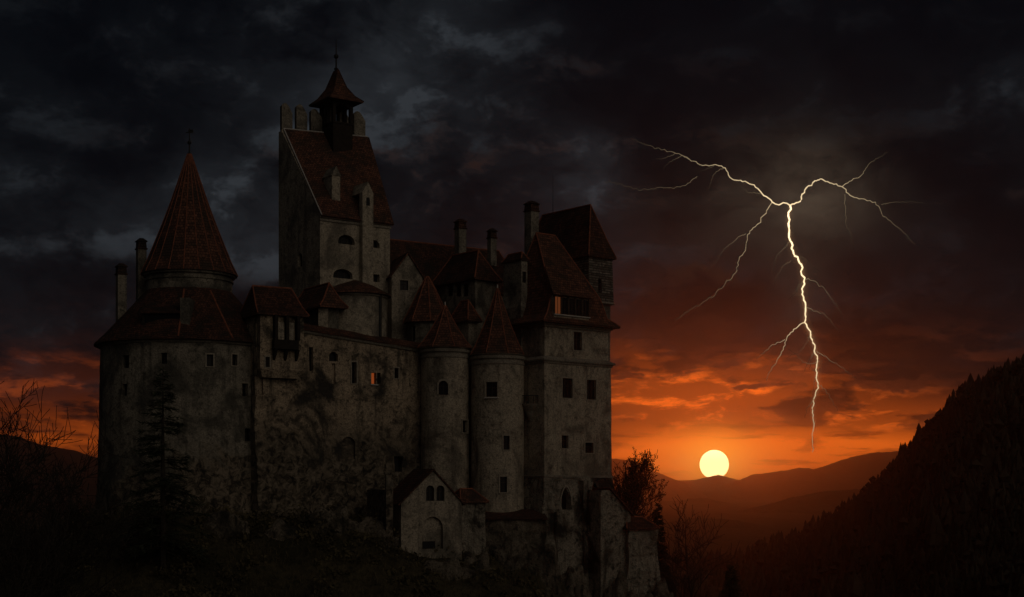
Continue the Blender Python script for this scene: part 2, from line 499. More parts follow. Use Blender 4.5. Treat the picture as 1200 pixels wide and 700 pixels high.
def jitter(me_obj, amp, freq, seed=0.0, zlim=None):    # old uneven masonry
    base = wloc(me_obj)
    for v in me_obj.data.vertices:
        p = v.co + base
        k = amp
        if zlim is not None: k *= 0.35 + 0.65 * min(1, max(0, (zlim - p.z) / 8))
        q = p * freq + Vector((seed, seed * 2, seed * 3))
        d = noise.noise_vector(q) + 0.5 * noise.noise_vector(q * 2.7)
        v.co += Vector((d.x, d.y, d.z * 0.15)) * k
def crag(me_obj, ztop, amp):             # rock breaking out of the foot of a wall
    base = wloc(me_obj)
    for v in me_obj.data.vertices:
        p = v.co + base
        k = min(1.0, max(0.0, (ztop - p.z) / 8))
        if k <= 0: continue
        q = Vector((p.x, p.y, p.z * 0.6)) * 0.33
        r_ = 1 - abs(noise.fractal(q, 0.8, 2.2, 5)) * 1.6
        v.co += Vector((0.35, -0.94, 0)) * (amp * k * r_)
def ring4(c, d1, d2, l1, l2, z, o=0.0):
    p = Vector((c.x, c.y, 0)) - d1 * o - d2 * o
    a, b_ = l1 + 2 * o, l2 + 2 * o
    r = [p, p + d1 * a, p + d1 * a + d2 * b_, p + d2 * b_]
    return [Vector((q.x, q.y, z)) for q in r]
def grid_wall(p0, p1, z0, z1a, z1b, thick, nrm, nu, nv):   # block with a fine front face, top may slope
    mb = MB(); V = []; Fc = []
    for s in (0, 1):
        for j in range(nv + 1):
            for i in range(nu + 1):
                u = i / nu; q = p0.lerp(p1, u); zt = z1a + (z1b - z1a) * u
                q = Vector((q.x, q.y, z0 + (zt - z0) * j / nv)) - nrm * thick * s
                V.append(q)
    N = (nu + 1) * (nv + 1)
    ix = lambda s, i, j: s * N + j * (nu + 1) + i
    for j in range(nv):
        for i in range(nu):
            Fc.append((ix(0, i, j), ix(0, i + 1, j), ix(0, i + 1, j + 1), ix(0, i, j + 1)))
            Fc.append((ix(1, i, j + 1), ix(1, i + 1, j + 1), ix(1, i + 1, j), ix(1, i, j)))
    for i in range(nu):
        Fc.append((ix(0, i, nv), ix(0, i + 1, nv), ix(1, i + 1, nv), ix(1, i, nv)))
        Fc.append((ix(0, i + 1, 0), ix(0, i, 0), ix(1, i, 0), ix(1, i + 1, 0)))
    for j in range(nv):
        Fc.append((ix(0, 0, j), ix(0, 0, j + 1), ix(1, 0, j + 1), ix(1, 0, j)))
        Fc.append((ix(0, nu, j + 1), ix(0, nu, j), ix(1, nu, j), ix(1, nu, j + 1)))
    mb.add(V, Fc)
    return mb
def rings_block(c, d1, d2, l1, l2, levels, sub=10):        # box of many rings, for uneven masonry; levels = [(z, offset)]
    rings = []
    for z, o in levels:
        q = ring4(c, d1, d2, l1, l2, z, o); r = []
        for i in range(4):
            for k in range(sub): r.append(q[i].lerp(q[(i + 1) % 4], k / sub))
        rings.append(r)
    return MB().loft(rings)
def ridge_line(mb, a, b_, r=0.14): mb.tube([a, b_], r, 6)

def hip_roof(parent, c, d1, d2, l1, l2, ze, zr, o, inset1, ridge_axis=1, mat='tile', flare=0.0, rmat='ridge', name='roof', shift=0.0):
    """hipped roof over a rectangle: ridge along d1 (axis 1) or d2 (axis 2), hips inset1 in from each end"""
    mb = MB()
    r0 = ring4(c, d1, d2, l1, l2, ze - 0.22, o); r1 = ring4(c, d1, d2, l1, l2, ze, o)
    rings = [r0, r1]
    P = Vector((c.x, c.y, 0))
    if ridge_axis == 1:
        a = P + d1 * inset1 + d2 * (l2 / 2 + shift); b_ = P + d1 * (l1 - inset1) + d2 * (l2 / 2 + shift)
        top = [a, b_, b_, a]
    else:
        a = P + d2 * inset1 + d1 * (l1 / 2 + shift); b_ = P + d2 * (l2 - inset1) + d1 * (l1 / 2 + shift)
        top = [a, a, b_, b_]
    top = [Vector((q.x, q.y, zr)) for q in top]
    if flare:
        k = 0.30
        rings.append([Vector((q.x, q.y, 0)).lerp(Vector((tp.x, tp.y, 0)), k + flare) + UP * (ze + (zr - ze) * k) for q, tp in zip(r1, top)])
    prev = rings[-1]
    fs = []
    mb.loft(rings, True, False)
    if ridge_axis == 1:
        mb.add(prev + [top[0], top[1]], [(0, 1, 5, 4), (1, 2, 5), (2, 3, 4, 5), (3, 0, 4)])
    else:
        mb.add(prev + [top[0], top[2]], [(0, 1, 4), (1, 2, 5, 4), (2, 3, 5), (3, 0, 4, 5)])
    ro = mb.build(name, M[mat], parent)
    rl = MB(); e = top[0], top[2]
    ridge_line(rl, e[0], e[1] if (e[0] - e[1]).length > 0.05 else e[0] + d1 * 0.05)
    for q, tp in zip(prev, top): ridge_line(rl, q, tp, 0.11)
    if flare:
        for q, tp in zip(r1, prev): ridge_line(rl, q, tp, 0.11)
    rl.build('ridge_tile', M[rmat], ro)
    return ro

def chimney(parent, px, y_top, y_bot, wpx, yd, deg=35, name='chimney', mat='wall', cap='hood'):
    zt, zb = zat(y_top, yd), zat(y_bot, yd)
    wm = wpx / F * yd
    d1, d2 = dirs(deg)
    wd = wm / (d1.x - d2.x)
    cen = W(px, 0, yd); cen = Vector((cen.x, yd, 0))
    c0 = cen - d1 * wd / 2 - d2 * wd / 2
    h = zt - zb
    capz = min(1.6, h * 0.28)
    s = MB().loft([ring4(c0, d1, d2, wd, wd, zb, 0), ring4(c0, d1, d2, wd, wd, zt - capz, 0)])
    o = s.build(name, M[mat], parent)
    k = MB()
    k.loft([ring4(c0, d1, d2, wd, wd, zt - capz, 0.10), ring4(c0, d1, d2, wd, wd, zt - capz + 0.18, 0.14)])
    k.loft([ring4(c0, d1, d2, wd, wd, zt - capz + 0.182, 0.02), ring4(c0, d1, d2, wd, wd, zt - 0.50, -0.03)])
    k.loft([ring4(c0, d1, d2, wd, wd, zt - 0.52, 0.12), ring4(c0, d1, d2, wd, wd, zt - 0.42, 0.12), ring4(c0, d1, d2, wd, wd, zt, -wd * 0.28)])
    k.build('chimney_cap', M['tile_dark'], o)
    return o

def poly_turret_roof(parent, c, prof, n, a0, mat='tile', ribs=True, rmat='ridge', rr=0.09, name='roof'):
    o = MB().lathe(c, prof, n, True, True, a0).build(name, M[mat], parent)
    if ribs:
        rb = MB()
        for i in range(n):
            a = a0 + 2 * math.pi * i / n
            rb.tube([(c[0] + r * math.cos(a), c[1] + r * math.sin(a), z) for r, z in prof[1:]], rr, 5)
        rb.build('hip_tile', M[rmat], o)
    return o

# ------------------------------------------------------------------ terrain
def seg_dist(x, y, pts):
    best = (1e9, 0.0); L = len(pts) - 1
    for i in range(L):
        ax, ay = pts[i]; bx, by = pts[i + 1]
        dx, dy = bx - ax, by - ay
        tt = max(0, min(1, ((x - ax) * dx + (y - ay) * dy) / (dx * dx + dy * dy)))
        d = math.hypot(x - ax - tt * dx, y - ay - tt * dy)
        if d < best[0]: best = (d, (i + tt) / L)
    return best
AXIS = [(-47, 202), (-20, 209), (9, 211)]
def floor_z(x, y):
    near = -3.2 - 0.22 * max(0, y)
    lim = -27 if y < 250 else -27 - 25 * min(1, (y - 250) / 250)
    if y > 250: near = lim
    return max(near, lim) if y < 250 else lim
def hill_z(x, y):
    d, t_ = seg_dist(x, y, AXIS)
    zb = float(np.interp(t_, [0, 0.5, 0.66, 0.86, 1.0], [-3.5, -4.0, -6.5, -8.5, -15.5]))
    e = max(0, d - 11.5 - 2.0 * (1 - t_))
    sl = 0.48 + (0.75 if x > 12 else 0.75 * max(0, (x - 4) / 8)) * (1 if x > 4 else 0)
    p = Vector((x, y, 0))
    n1 = noise.fractal(p * 0.06, 1.0, 2.0, 4)
    n2 = noise.fractal(p * 0.30 + Vector((5, 1, 2)), 0.9, 2.1, 5)
    z = zb - sl * e
    amp = min(1, 0.45 + e / 4)
    z += amp * (1.9 * n1 + 0.8 * n2)
    return z
def ground_z(x, y):
    p = Vector((x, y, 0))
    return floor_z(x, y) + noise.fractal(p * 0.012, 1.0, 2.0, 4) * min(6, 0.4 + 0.02 * math.hypot(x, y))

def sheet(xs, ys, fn, name, mat):
    V = [(x, y, fn(x, y)) for y in ys for x in xs]
    nx = len(xs); Fc = []
    for j in range(len(ys) - 1):
        for i in range(nx - 1):
            a = j * nx + i; Fc.append((a, a + 1, a + 1 + nx, a + nx))
    mb = MB(); mb.add(V, Fc)
    o = mb.build(name, M[mat], uv=False)
    for pl in o.data.polygons: pl.use_smooth = True
    return o
sp = lambda c, a, k, n: [c + a * math.sinh(k * (2 * i / n - 1)) / math.sinh(k) for i in range(n + 1)]
tag(sheet(sp(-20, 16000, 6.5, 150), [q for q in sp(200, 16000, 6.5, 150) if q > -3000], ground_z, 'ground', 'ground'), kind='structure')
hx = [-110 + 0.7 * i for i in range(int(175 / 0.7))]
hyy = [125 + 0.7 * i for i in range(int(145 / 0.7))]
tag(sheet(hx, hyy, lambda x, y: max(hill_z(x, y), -60), 'castle_hill', 'ground'), kind='structure')

def ridge_mesh(name, pts, yd, depth, zlow, seed, rough, mat='mountain', nn=420):
    """a mountain chain: crest heights along x, flanks falling to both sides"""
    xs = [(p[0] - 600) / F * yd for p in pts]; zs = [(HY - p[1]) / F * yd for p in pts]
    V = []; Fc = []; rows = 18
    for j in range(rows + 1):
        s = (j / rows) * 2 - 1
        yy = yd + depth * s
        prof = (1 - abs(s)) ** 0.9
        for i in range(nn + 1):
            x = xs[0] + (xs[-1] - xs[0]) * i / nn
            z = float(np.interp(x, xs, zs))
            q = Vector((x * 1.0, yy * 1.0, seed * 100)) / (0.06 * yd)
            nz_ = noise.fractal(q, 0.65, 2.1, 7)
            off = nz_ * rough * yd * (1.0 if abs(s) > 0.01 else 0.62)
            V.append((x, yy, zlow + (z - zlow) * prof + off * (0.25 + prof)))
    for j in range(rows):
        for i in range(nn):
            a = j * (nn + 1) + i; Fc.append((a, a + 1, a + nn + 2, a + nn + 1))
    mb = MB(); mb.add(V, Fc)
    o = mb.build(name, M[mat], uv=False)
    for pl in o.data.polygons: pl.use_smooth = True
    return tag(o, kind='structure')
ridge_mesh('mountain_range', [(400, 585), (560, 560), (700, 536), (744, 543), (767, 555), (805, 567), (835, 575), (880, 592), (960, 610)], 8200, 1800, -120, 1, 0.0030)
ridge_mesh('mountain_range', [(760, 612), (800, 588), (840, 571), (881, 556), (936, 548), (950, 551), (977, 542), (1027, 531), (1060, 530), (1200, 531), (1500, 536), (1900, 540)], 8600, 1900, -120, 2, 0.0030)
ridge_mesh('mountain_range', [(560, 585), (700, 566), (815, 562), (842, 556.5), (870, 563), (1000, 570), (1200, 570)], 10300, 900, -120, 7, 0.0008)
ridge_mesh('foothill_range', [(500, 610), (680, 592), (771, 587), (812, 584), (840, 586), (890, 594), (940, 606), (1000, 625)], 5000, 900, -110, 3, 0.0030)
ridge_mesh('foothill_range', [(820, 625), (860, 602), (890, 593), (922, 584), (972, 577), (1010, 574), (1200, 570), (1500, 570)], 3500, 650, -110, 4, 0.0030)
ridge_mesh('foothill_range', [(560, 640), (700, 618), (785, 612), (817, 608), (880, 612), (930, 618), (1000, 628), (1200, 615)], 2000, 420, -100, 5, 0.0034)
ridge_mesh('mountain_range', [(-900, 525), (-500, 515), (-200, 519), (-60, 514), (18, 511), (51, 522), (75, 527), (113, 538), (200, 556), (330, 575), (450, 600)], 7000, 2000, -120, 6, 0.0030)

HILL_X = [100, 140, 173, 217, 252, 279, 302, 330, 353, 400, 460, 560, 700, 1000]
HILL_Z = [-62, -61, -57, -38, -16, 4, 30, 58, 76, 99, 126, 158, 186, 230]
def wooded_z(x, y):
    yy = min(max(y, 450), 1060)
    z = float(np.interp(x * 1060 / yy, HILL_X, HILL_Z))
    z = (z + 62) * (yy / 1060) ** 1.35 - 62
    if y > 1080: z -= (y - 1080) * 0.28
    p = Vector((x, y, 3.3))
    return z + noise.fractal(p * 0.011, 1.0, 2.0, 4) * 8 - 1
tag(sheet([60 + 8 * i for i in range(112)], [300 + 12 * i for i in range(95)], wooded_z, 'wooded_hill', 'mountain'), kind='structure')

# ------------------------------------------------------------------ castle: round bastion with the cone-roofed drum
rnd = random.Random(4)
BC = W(222, 0, 201); bc = (BC.x, BC.y)
T = thing('round_bastion', (bc[0], bc[1], -6), 'broad grey round bastion at the far left with a tall red cone roof', 'tower')
prof = [(12.75, -7)] + [(12.7 - 0.8 * (k / 26) ** 0.6, -7 + 26.7 * k / 26) for k in range(1, 27)]
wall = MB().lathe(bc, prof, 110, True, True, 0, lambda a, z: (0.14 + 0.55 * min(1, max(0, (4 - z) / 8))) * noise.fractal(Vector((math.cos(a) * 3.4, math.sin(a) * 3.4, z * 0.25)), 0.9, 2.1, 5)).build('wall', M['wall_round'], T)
op = Openings(T)
for px, py, wp, hp, k in ((147, 424, 7, 15, 'rect'), (192, 420, 7, 13, 'rect'), (146, 457, 6, 14, 'rect'), (246, 422.5, 7.5, 14, 'rect'), (275, 422, 6, 13, 'rect'), (298, 424.5, 5, 13, 'rect'), (287, 457, 7, 15, 'rect'), (292, 510, 12, 15, 'rect')):
    p, n = hit_cyl(px, py, bc, 11.95)
    k2 = (1 / max(0.35, n.dot(-p.normalized())))
    op.add(p, n, wp / F * p.y * k2, hp / F * p.y, k, depth=0.6, frame=px > 200, bars=1)
op.finish(wall)
MB().lathe(bc, [(11.85, 19.3), (12.1, 19.4), (12.25, 19.68), (12.0, 19.7)], 64).build('cornice', M['trim'], T)
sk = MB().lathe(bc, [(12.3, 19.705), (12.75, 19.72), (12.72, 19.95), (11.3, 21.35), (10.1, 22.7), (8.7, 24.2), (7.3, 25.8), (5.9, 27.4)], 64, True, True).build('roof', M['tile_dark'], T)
hp_ = MB()
for px in (234, 300):
    a = math.atan2(-1, 0) + (px - 222) / 115
    hp_.tube([(bc[0] + r * math.cos(a), bc[1] + r * math.sin(a), z + 0.05) for r, z in ((12.6, 20.0), (11.3, 21.35), (10.1, 22.7), (8.7, 24.2), (7.3, 25.8), (6.2, 27.0))], 0.13, 6)
hp_.build('hip_tile', M['ridge'], sk)
# long dark dormer slot and the fin beside it
p = W(189, 380, 190.75); wd = 45 / F * 191.4
dm = MB()
fr = Vector((p.x - wd / 2, p.y, p.z))
dm.obox(fr + Vector((0, 0.0, -0.3)), (wd, 0, 0), (0, 4.6, 0), (0, 0, 0.32))
dm.obox(fr + Vector((-0.0, 0.0, 0.021)), (0.3, 0, 0), (0, 4.0, 0), (0, 0, 1.56))
dm.obox(fr + Vector((wd - 0.3, 0.0, 0.021)), (0.3, 0, 0), (0, 4.0, 0), (0, 0, 1.56))
d_o = dm.build('dormer', M['wood'], sk)
MB().slab([fr + Vector((-0.3, -0.45, 1.55)), fr + Vector((wd + 0.3, -0.45, 1.55)), fr + Vector((wd + 0.1, 4.6, 4.1)), fr + Vector((0.1, 4.6, 4.1))], 0.2).build('dormer_roof', M['tile_dark'], sk)
MB().obox(fr + Vector((0.31, 0.12, 0.03)), (wd - 0.62, 0, 0), (0, 0.2, 0), (0, 0, 1.5)).build('dormer_shade_panel', M['pane'], sk)  # dark panel stands in for the shade inside the slot
MB().obox(W(211, 391, 190.3), (1.25, 0, 0), (0, 6.2, 0), (0, 0, zat(349, 190.3) - zat(391, 190.3))).build('roof_fin', M['wall_round'], T)
chimney(T, 142, 309, 385, 14, 199.5, 30, mat='wall_round')
chimney(T, 165.5, 279.5, 360, 13.5, 203, 30, mat='wall_round')
dr = MB().lathe(bc, [(5.85, 25.5), (5.85, 28.7), (6.02, 28.75), (6.02, 29.0), (5.9, 29.05), (5.9, 29.3), (6.25, 29.45), (6.3, 29.72)], 48).build('drum', M['wall_round'], T)
cone = poly_turret_roof(T, bc, [(6.3, 29.725), (6.62, 29.75), (6.5, 30.05), (5.75, 31.6), (4.75, 34.1), (3.75, 36.6), (2.6, 39.7), (1.45, 43.1), (0.28, 46.6)], 20, 0.1, 'tile', True, 'ridge', 0.075, 'cone_roof')
fi = MB().tube([(bc[0], bc[1], 46.5), (bc[0], bc[1], 50.2)], [0.12, 0.05], 6)
fi.lathe(bc, [(0.3, 46.55), (0.3, 46.75)], 10)
fi.ball((bc[0], bc[1], 48.2), 0.28)
fi.cbox((bc[0], bc[1], 49.6), (0.5, 0, 0), (0, 0.05, 0), (0, 0, 0.06)); fi.cbox((bc[0] + 0.18, bc[1], 49.85), (0.32, 0, 0), (0, 0.04, 0), (0, 0, 0.16))
fi.build('finial', M['metal'], T)

# ------------------------------------------------------------------ curtain wall
d1, d2 = dirs(33); nrm = -d2
c0 = W(300, 0, 192.6); c0.z = 0
L = along(c0, d1, 499)
c1 = c0 + d1 * L
T = thing('curtain_wall', (c0 + d1 * L / 2)[:2] + (-8,), 'high stained curtain wall with one small orange lit window, between bastion and slim turrets', 'wall')
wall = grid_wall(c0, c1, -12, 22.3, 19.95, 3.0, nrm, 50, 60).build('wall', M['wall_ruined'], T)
jitter(wall, 0.28, 0.30, 3, 20)
crag(wall, 7.0, 0.9)
op = Openings(T)
def on_w(px, py): return hit_plane(px, py, c0, nrm)
for px, py, wp, hp, k, mt in ((364.5, 421, 4.5, 28, 'rect', 'pane'), (391, 418, 10, 11, 'arch', 'pane'), (415, 437, 5.5, 25, 'rect', 'pane'), (438, 443.5, 5.5, 13, 'rect', 'lit'), (444, 443.5, 4, 13, 'rect', 'pane'), (464.5, 437.5, 4.5, 12, 'rect', 'pane'), (466, 544, 10, 18, 'rect', 'pane'), (408, 525, 15, 26, 'arch', None), (391, 438, 4, 24, 'rect', None), (303.5, 450, 8, 26, 'arch', None)):
    p = on_w(px, py)
    op.add(p, nrm, wp / F * p.y / 0.86, hp / F * p.y, k, depth=0.7 if mt else 0.35, mat=mt, frame=px in (415, 464.5), sill=px == 438, cross=False)
op.finish(wall)
# thin lean-to of tiles along the top
def lean(a, b_, za, zb, out, back, rise):
    a0_, b0_ = a + nrm * out, b_ + nrm * out
    a1_, b1_ = a - nrm * back, b_ - nrm * back
    return [Vector((a0_.x, a0_.y, za)), Vector((b0_.x, b0_.y, zb)), Vector((b1_.x, b1_.y, zb + rise)), Vector((a1_.x, a1_.y, za + rise))]
pa = c0 + d1 * along(c0, d1, 346)
za = 22.3 + (19.95 - 22.3) * ((pa - c0).length / L)
MB().slab(lean(pa, c1, za + 0.12, 20.07, 0.55, 1.8, 1.15), 0.16).build('roof', M['tile'], T)
MB().loft([[Vector((q.x, q.y, z_)) + nrm * o for q, z_, o in ((pa, za - 0.35, 0.0), (pa, za - 0.35, 0.22), (pa, za - 0.08, 0.40), (pa, za - 0.08, 0.0))],
           [Vector((q.x, q.y, z_)) + nrm * o for q, z_, o in ((c1, 19.6, 0.0), (c1, 19.6, 0.22), (c1, 19.87, 0.40), (c1, 19.87, 0.0))]]).build('cornice', M['trim'], T)

q1 = c1 + d1 * 0.02 + d2 * 1.2
dq = dirs(8)[0]
MB().obox(Vector((q1.x, q1.y, -14)) - dq * 2, dq * 19, Vector((-dq.y, dq.x, 0)) * 2, UP * (zat(412, 208) + 14)).build('turret_wall', M['wall_ruined'], T)

# ------------------------------------------------------------------ oriel house
d1, d2 = dirs(30)
c = W(305, 0, 191.5); c.z = 0
l1 = along(c, d1, 356); l2 = 7.5
T = thing('oriel_house', (c.x + 2, c.y + 3, 10), 'hip-roofed house on the curtain wall beside the bastion with a dark timber oriel', 'house')
ze = zat(366, 190.6)
wall = rings_block(c, d1, d2, l1, l2, [(15.0 + (ze - 15.0) * k / 8, -0.5 if k == 0 else 0) for k in range(9)], 8).build('wall', M['wall_ruined'], T)
jitter(wall, 0.10, 0.35, 6, 20)
op = Openings(T)
for px, py, wp, hp in ((313.5, 424.5, 4.5, 12),):
    p = hit_plane(px, py, c, -d2); op.add(p, -d2, wp / F * p.y * 1.15, hp / F * p.y, bars=1)
op.finish(wall)
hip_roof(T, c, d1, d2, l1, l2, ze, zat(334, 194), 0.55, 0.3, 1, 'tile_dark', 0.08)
# the oriel: floor beam, parapet, posts, pale infill, struts
oz = lambda py: zat(py, 190.8)
def of(px): q = hit_plane(px, 400, c, -d2); return Vector((q.x, q.y, 0))
A_, B_ = of(318.5), of(347); n_ = -d2
orr = MB()
orr.obox(A_ + UP * oz(408) , B_ - A_, n_ * 1.0, UP * (oz(397) - oz(408))).build('oriel_parapet', M['wood'], T)
for px in (319.5, 332.5, 345.5):
    q = of(px)
    MB().obox(q + UP * (oz(397) + 0.003), d1 * 0.42, n_ * 0.95, UP * (oz(368) - oz(397))).build('post', M['wood'], T)
    MB().prism([q + UP * oz(408.2), q + n_ * 0.95 + UP * oz(408.2), q + UP * oz(421)], d1 * 0.35).build('strut', M['wood'], T)
for a, b_ in ((323.5, 331.5), (335, 343)):
    qa, qb = of(a), of(b_)
    MB().obox(qa + n_ * 0.4 + UP * (oz(397) + 0.01), qb - qa, n_ * 0.12, UP * (oz(376) - oz(397))).build('infill_panel', M['wall_keep'], T)

# ------------------------------------------------------------------ stair house with the pale pilaster, behind the curtain
d1, d2 = dirs(33)
c = W(379, 0, 200.5); c.z = 0
l1 = along(c, d1, 397); l2 = along(c, d2, 346)
T = thing('stair_house', (c.x, c.y + 2, 15), 'small house with drooping hip roof and pale pilaster, tucked behind the curtain wall', 'house')
ze = zat(355, 200.5)
MB().loft([ring4(c, d1, d2, l1, l2, 15, 0), ring4(c, d1, d2, l1, l2, ze, 0)]).build('wall', M['wall_round'], T)
hip_roof(T, c, d1, d2, l1, l2, ze - 0.5, zat(334, 203.5), 1.0, 0.6, 2, 'tile', 0.10)
q = W(373, 390, 200.0)
MB().obox(q, (1.3, 0.1, 0), (0, 1.5, 0), (0, 0, zat(359, 200) - zat(390, 200))).build('pilaster', M['wall_keep'], T)
q = W(350, 390, 200.5)
# ------------------------------------------------------------------ half-round bastion before the keep
rc_ = W(416, 0, 207.0); rc = (rc_.x, rc_.y)
T = thing('half_round_bastion', (rc[0], rc[1], 14), 'pale half-round wall with low tile cap, in front of the keep', 'tower')
zt = zat(343, 203)
MB().lathe(rc, [(4.55, 13)] + [(4.5, 13 + (zt - 13) * k / 8) for k in range(1, 9)], 48).build('wall', M['wall_keep'], T)
MB().lathe(rc, [(4.5, zt - 0.4), (4.68, zt - 0.35), (4.72, zt - 0.03), (4.5, zt - 0.02)], 48).build('cornice', M['trim'], T)
MB().lathe(rc, [(4.6, zt - 0.019), (5.15, zt - 0.05), (5.1, zt + 0.2), (2.6, zt + 1.5), (0.2, zt + 2.3)], 40).build('roof', M['tile'], T)
MB().tube([W(445, 344, 204.6), W(445, 396, 204.6)], 0.28, 8).build('downpipe', M['metal'], T)

# ------------------------------------------------------------------ the keep
d1, d2 = dirs(35)
A = W(375, 0, 208); A.z = 0
l1 = along(A, d1, 457); l2 = along(A, d2, 330)
B = A + d1 * l1; D = A + d2 * l2
Cc = W(431, 0, 223.5); Cc.z = 0
ze = zat(250, 208); zr = zat(153, 218)
T = thing('keep_tower', (A.x, A.y + 6, 12), 'tallest square tower with steep red roof, merlons and wooden belfry on top', 'tower')
mb = MB()
bw_ = d2 * 1.0
lo = [Vector((q.x, q.y, 10)) for q in (A, B, Cc, Cc + bw_, D + bw_, D)]
hi = [Vector((A.x, A.y, ze)), Vector((B.x, B.y, ze)), Vector((Cc.x, Cc.y, zr)), Vector(((Cc + bw_).x, (Cc + bw_).y, zr)), Vector(((D + bw_).x, (D + bw_).y, zr)), Vector((D.x, D.y, zr))]
mb.loft([lo, hi])
wall = mb.build('wall', M['wall_keep'], T)
op = Openings(T)
nA = -d2; nL = -d1
for px, py, wp, hp, k in ((406, 281, 18, 11, 'arch'), (439, 286, 11, 9, 'arch'), (402, 321, 21, 11, 'arch'), (439, 326, 11, 9, 'rect')):
    p = hit_plane(px, py, A, nA); op.add(p, nA, wp / F * p.y / 0.82, hp / F * p.y, k, 0.8, frame=False, bars=2)
p = hit_plane(351.5, 305, A, nL); op.add(p, nL, 1.4, 2.0, 'arch', 0.5, frame=False, bars=1)
op.finish(wall)
# cornice bands under the eave
for k_, (z_, o_) in enumerate(((ze - 1.05, 0.16), (ze - 0.60, 0.28))):
    MB().obox(Vector((A.x, A.y, z_)) - d1 * 0.12 + nA * 0.0, d1 * (l1 + 0.24), nA * o_, UP * 0.30).build('cornice', M['trim'], T)
# roof: one steep plane from the eave up to the crenellated back wall
e0 = Vector((A.x, A.y, ze)); sl_ = (hi[-1] - e0).normalized()
RA = e0 - sl_ * 0.9 - d1 * 0.02; RB = hi[1] - (hi[2] - hi[1]).normalized() * 0.9 + d1 * 0.5
off = UP * 0.35
mb = MB(); mb.slab([RA + off, RB + off, hi[2] + d1 * 0.25 + off, hi[-1] + d1 * 0.35 + off], 0.3)
roof = mb.build('roof', M['tile'], T)
# pale verge along the left edge and the ridge
MB().tube([RA + off + UP * 0.03, hi[-1] + d1 * 0.35 + off + UP * 0.03], 0.10, 6).tube([hi[-1] + off + d1 * 0.35 + UP * 0.03, hi[2] + off + UP * 0.03], 0.10, 6).build('verge_flashing', M['flash'], roof)
# parapet and merlons
bk = (Cc - D); Lb = bk.length; db = bk.normalized(); nb = Vector((-db.y, db.x, 0))
zp = zr + 0.3
MB().obox(Vector((D.x, D.y, zr - 0.5)) + db * 0.03 + nb * 0.06, db * (Lb - 0.06), nb * 0.85, UP * 0.8).build('parapet', M['wall_keep'], T)
nm = 6; step_ = Lb / nm; mr = random.Random(3)
for i in range(nm):
    o = Vector((D.x, D.y, zp + 0.002)) + db * (i * step_ + 0.06) + nb * 0.08
    wd = step_ * mr.uniform(0.70, 0.82); h = 4.1 * mr.uniform(0.85, 1.06)
    pts = [o, o + db * wd]
    for k in range(8):
        a = k / 7
        pts.append(o + db * (wd * (1 - a)) + UP * (h * (0.62 + 0.38 * math.sin(a * math.pi * 0.72))))
    MB().prism(pts, nb * 1.1).build('merlon', M['wall_round'], T)
# flank merlons along the high end of the left wall
# shaft on the front face
p0 = hit_plane(421, 300, A, nA); p1 = hit_plane(433.5, 300, A, nA)
sw = (p1 - p0).length
zt = zat(226, 211); 
sh = MB().obox(Vector((p0.x, p0.y, 12)), d1 * sw, nA * 1.0, UP * (zt - 12))
shaft = sh.build('shaft', M['wall_keep'], T)
tp = Vector((p0.x, p0.y, zt + 0.002)) + nA * 1.0
MB().prism([tp - d1 * 0.05, tp + d1 * (sw + 0.05), tp + d1 * sw * 0.5 + UP * 1.7], -nA * 5.0).build('shaft_head', M['wall_keep'], T)
q = tp + d1 * sw * 0.5 - UP * 1.2
MB().prism([q + d1 * x + UP * (y - 0.6) + nA * 0.01 for x, y in outline('arch', 0.6, 1.2)], nA * 0.03).build('window', M['pane'], shaft)
rn = (RB - RA).cross(hi[-1] - RA).normalized()
if rn.z < 0: rn = -rn
def on_roof(px, py): return hit_plane(px, py, RA + off, rn)
# little chimney dormer on the roof
q = on_roof(394, 240); q2 = on_roof(388, 226)
MB().obox(q - d1 * 0.7 - UP * 0.4 + nA * 0.0, d1 * 1.35, d2 * 2.6, UP * 4.6).build('roof_turret', M['wall_keep'], T)
MB().prism([q - d1 * 0.85 + UP * 4.2 + nA * 0.1, q + d1 * 0.8 + UP * 4.2 + nA * 0.1, q - d1 * 0.02 + UP * 5.6 + nA * 0.1], d2 * 2.9).build('roof_turret_cap', M['wall_round'], T)

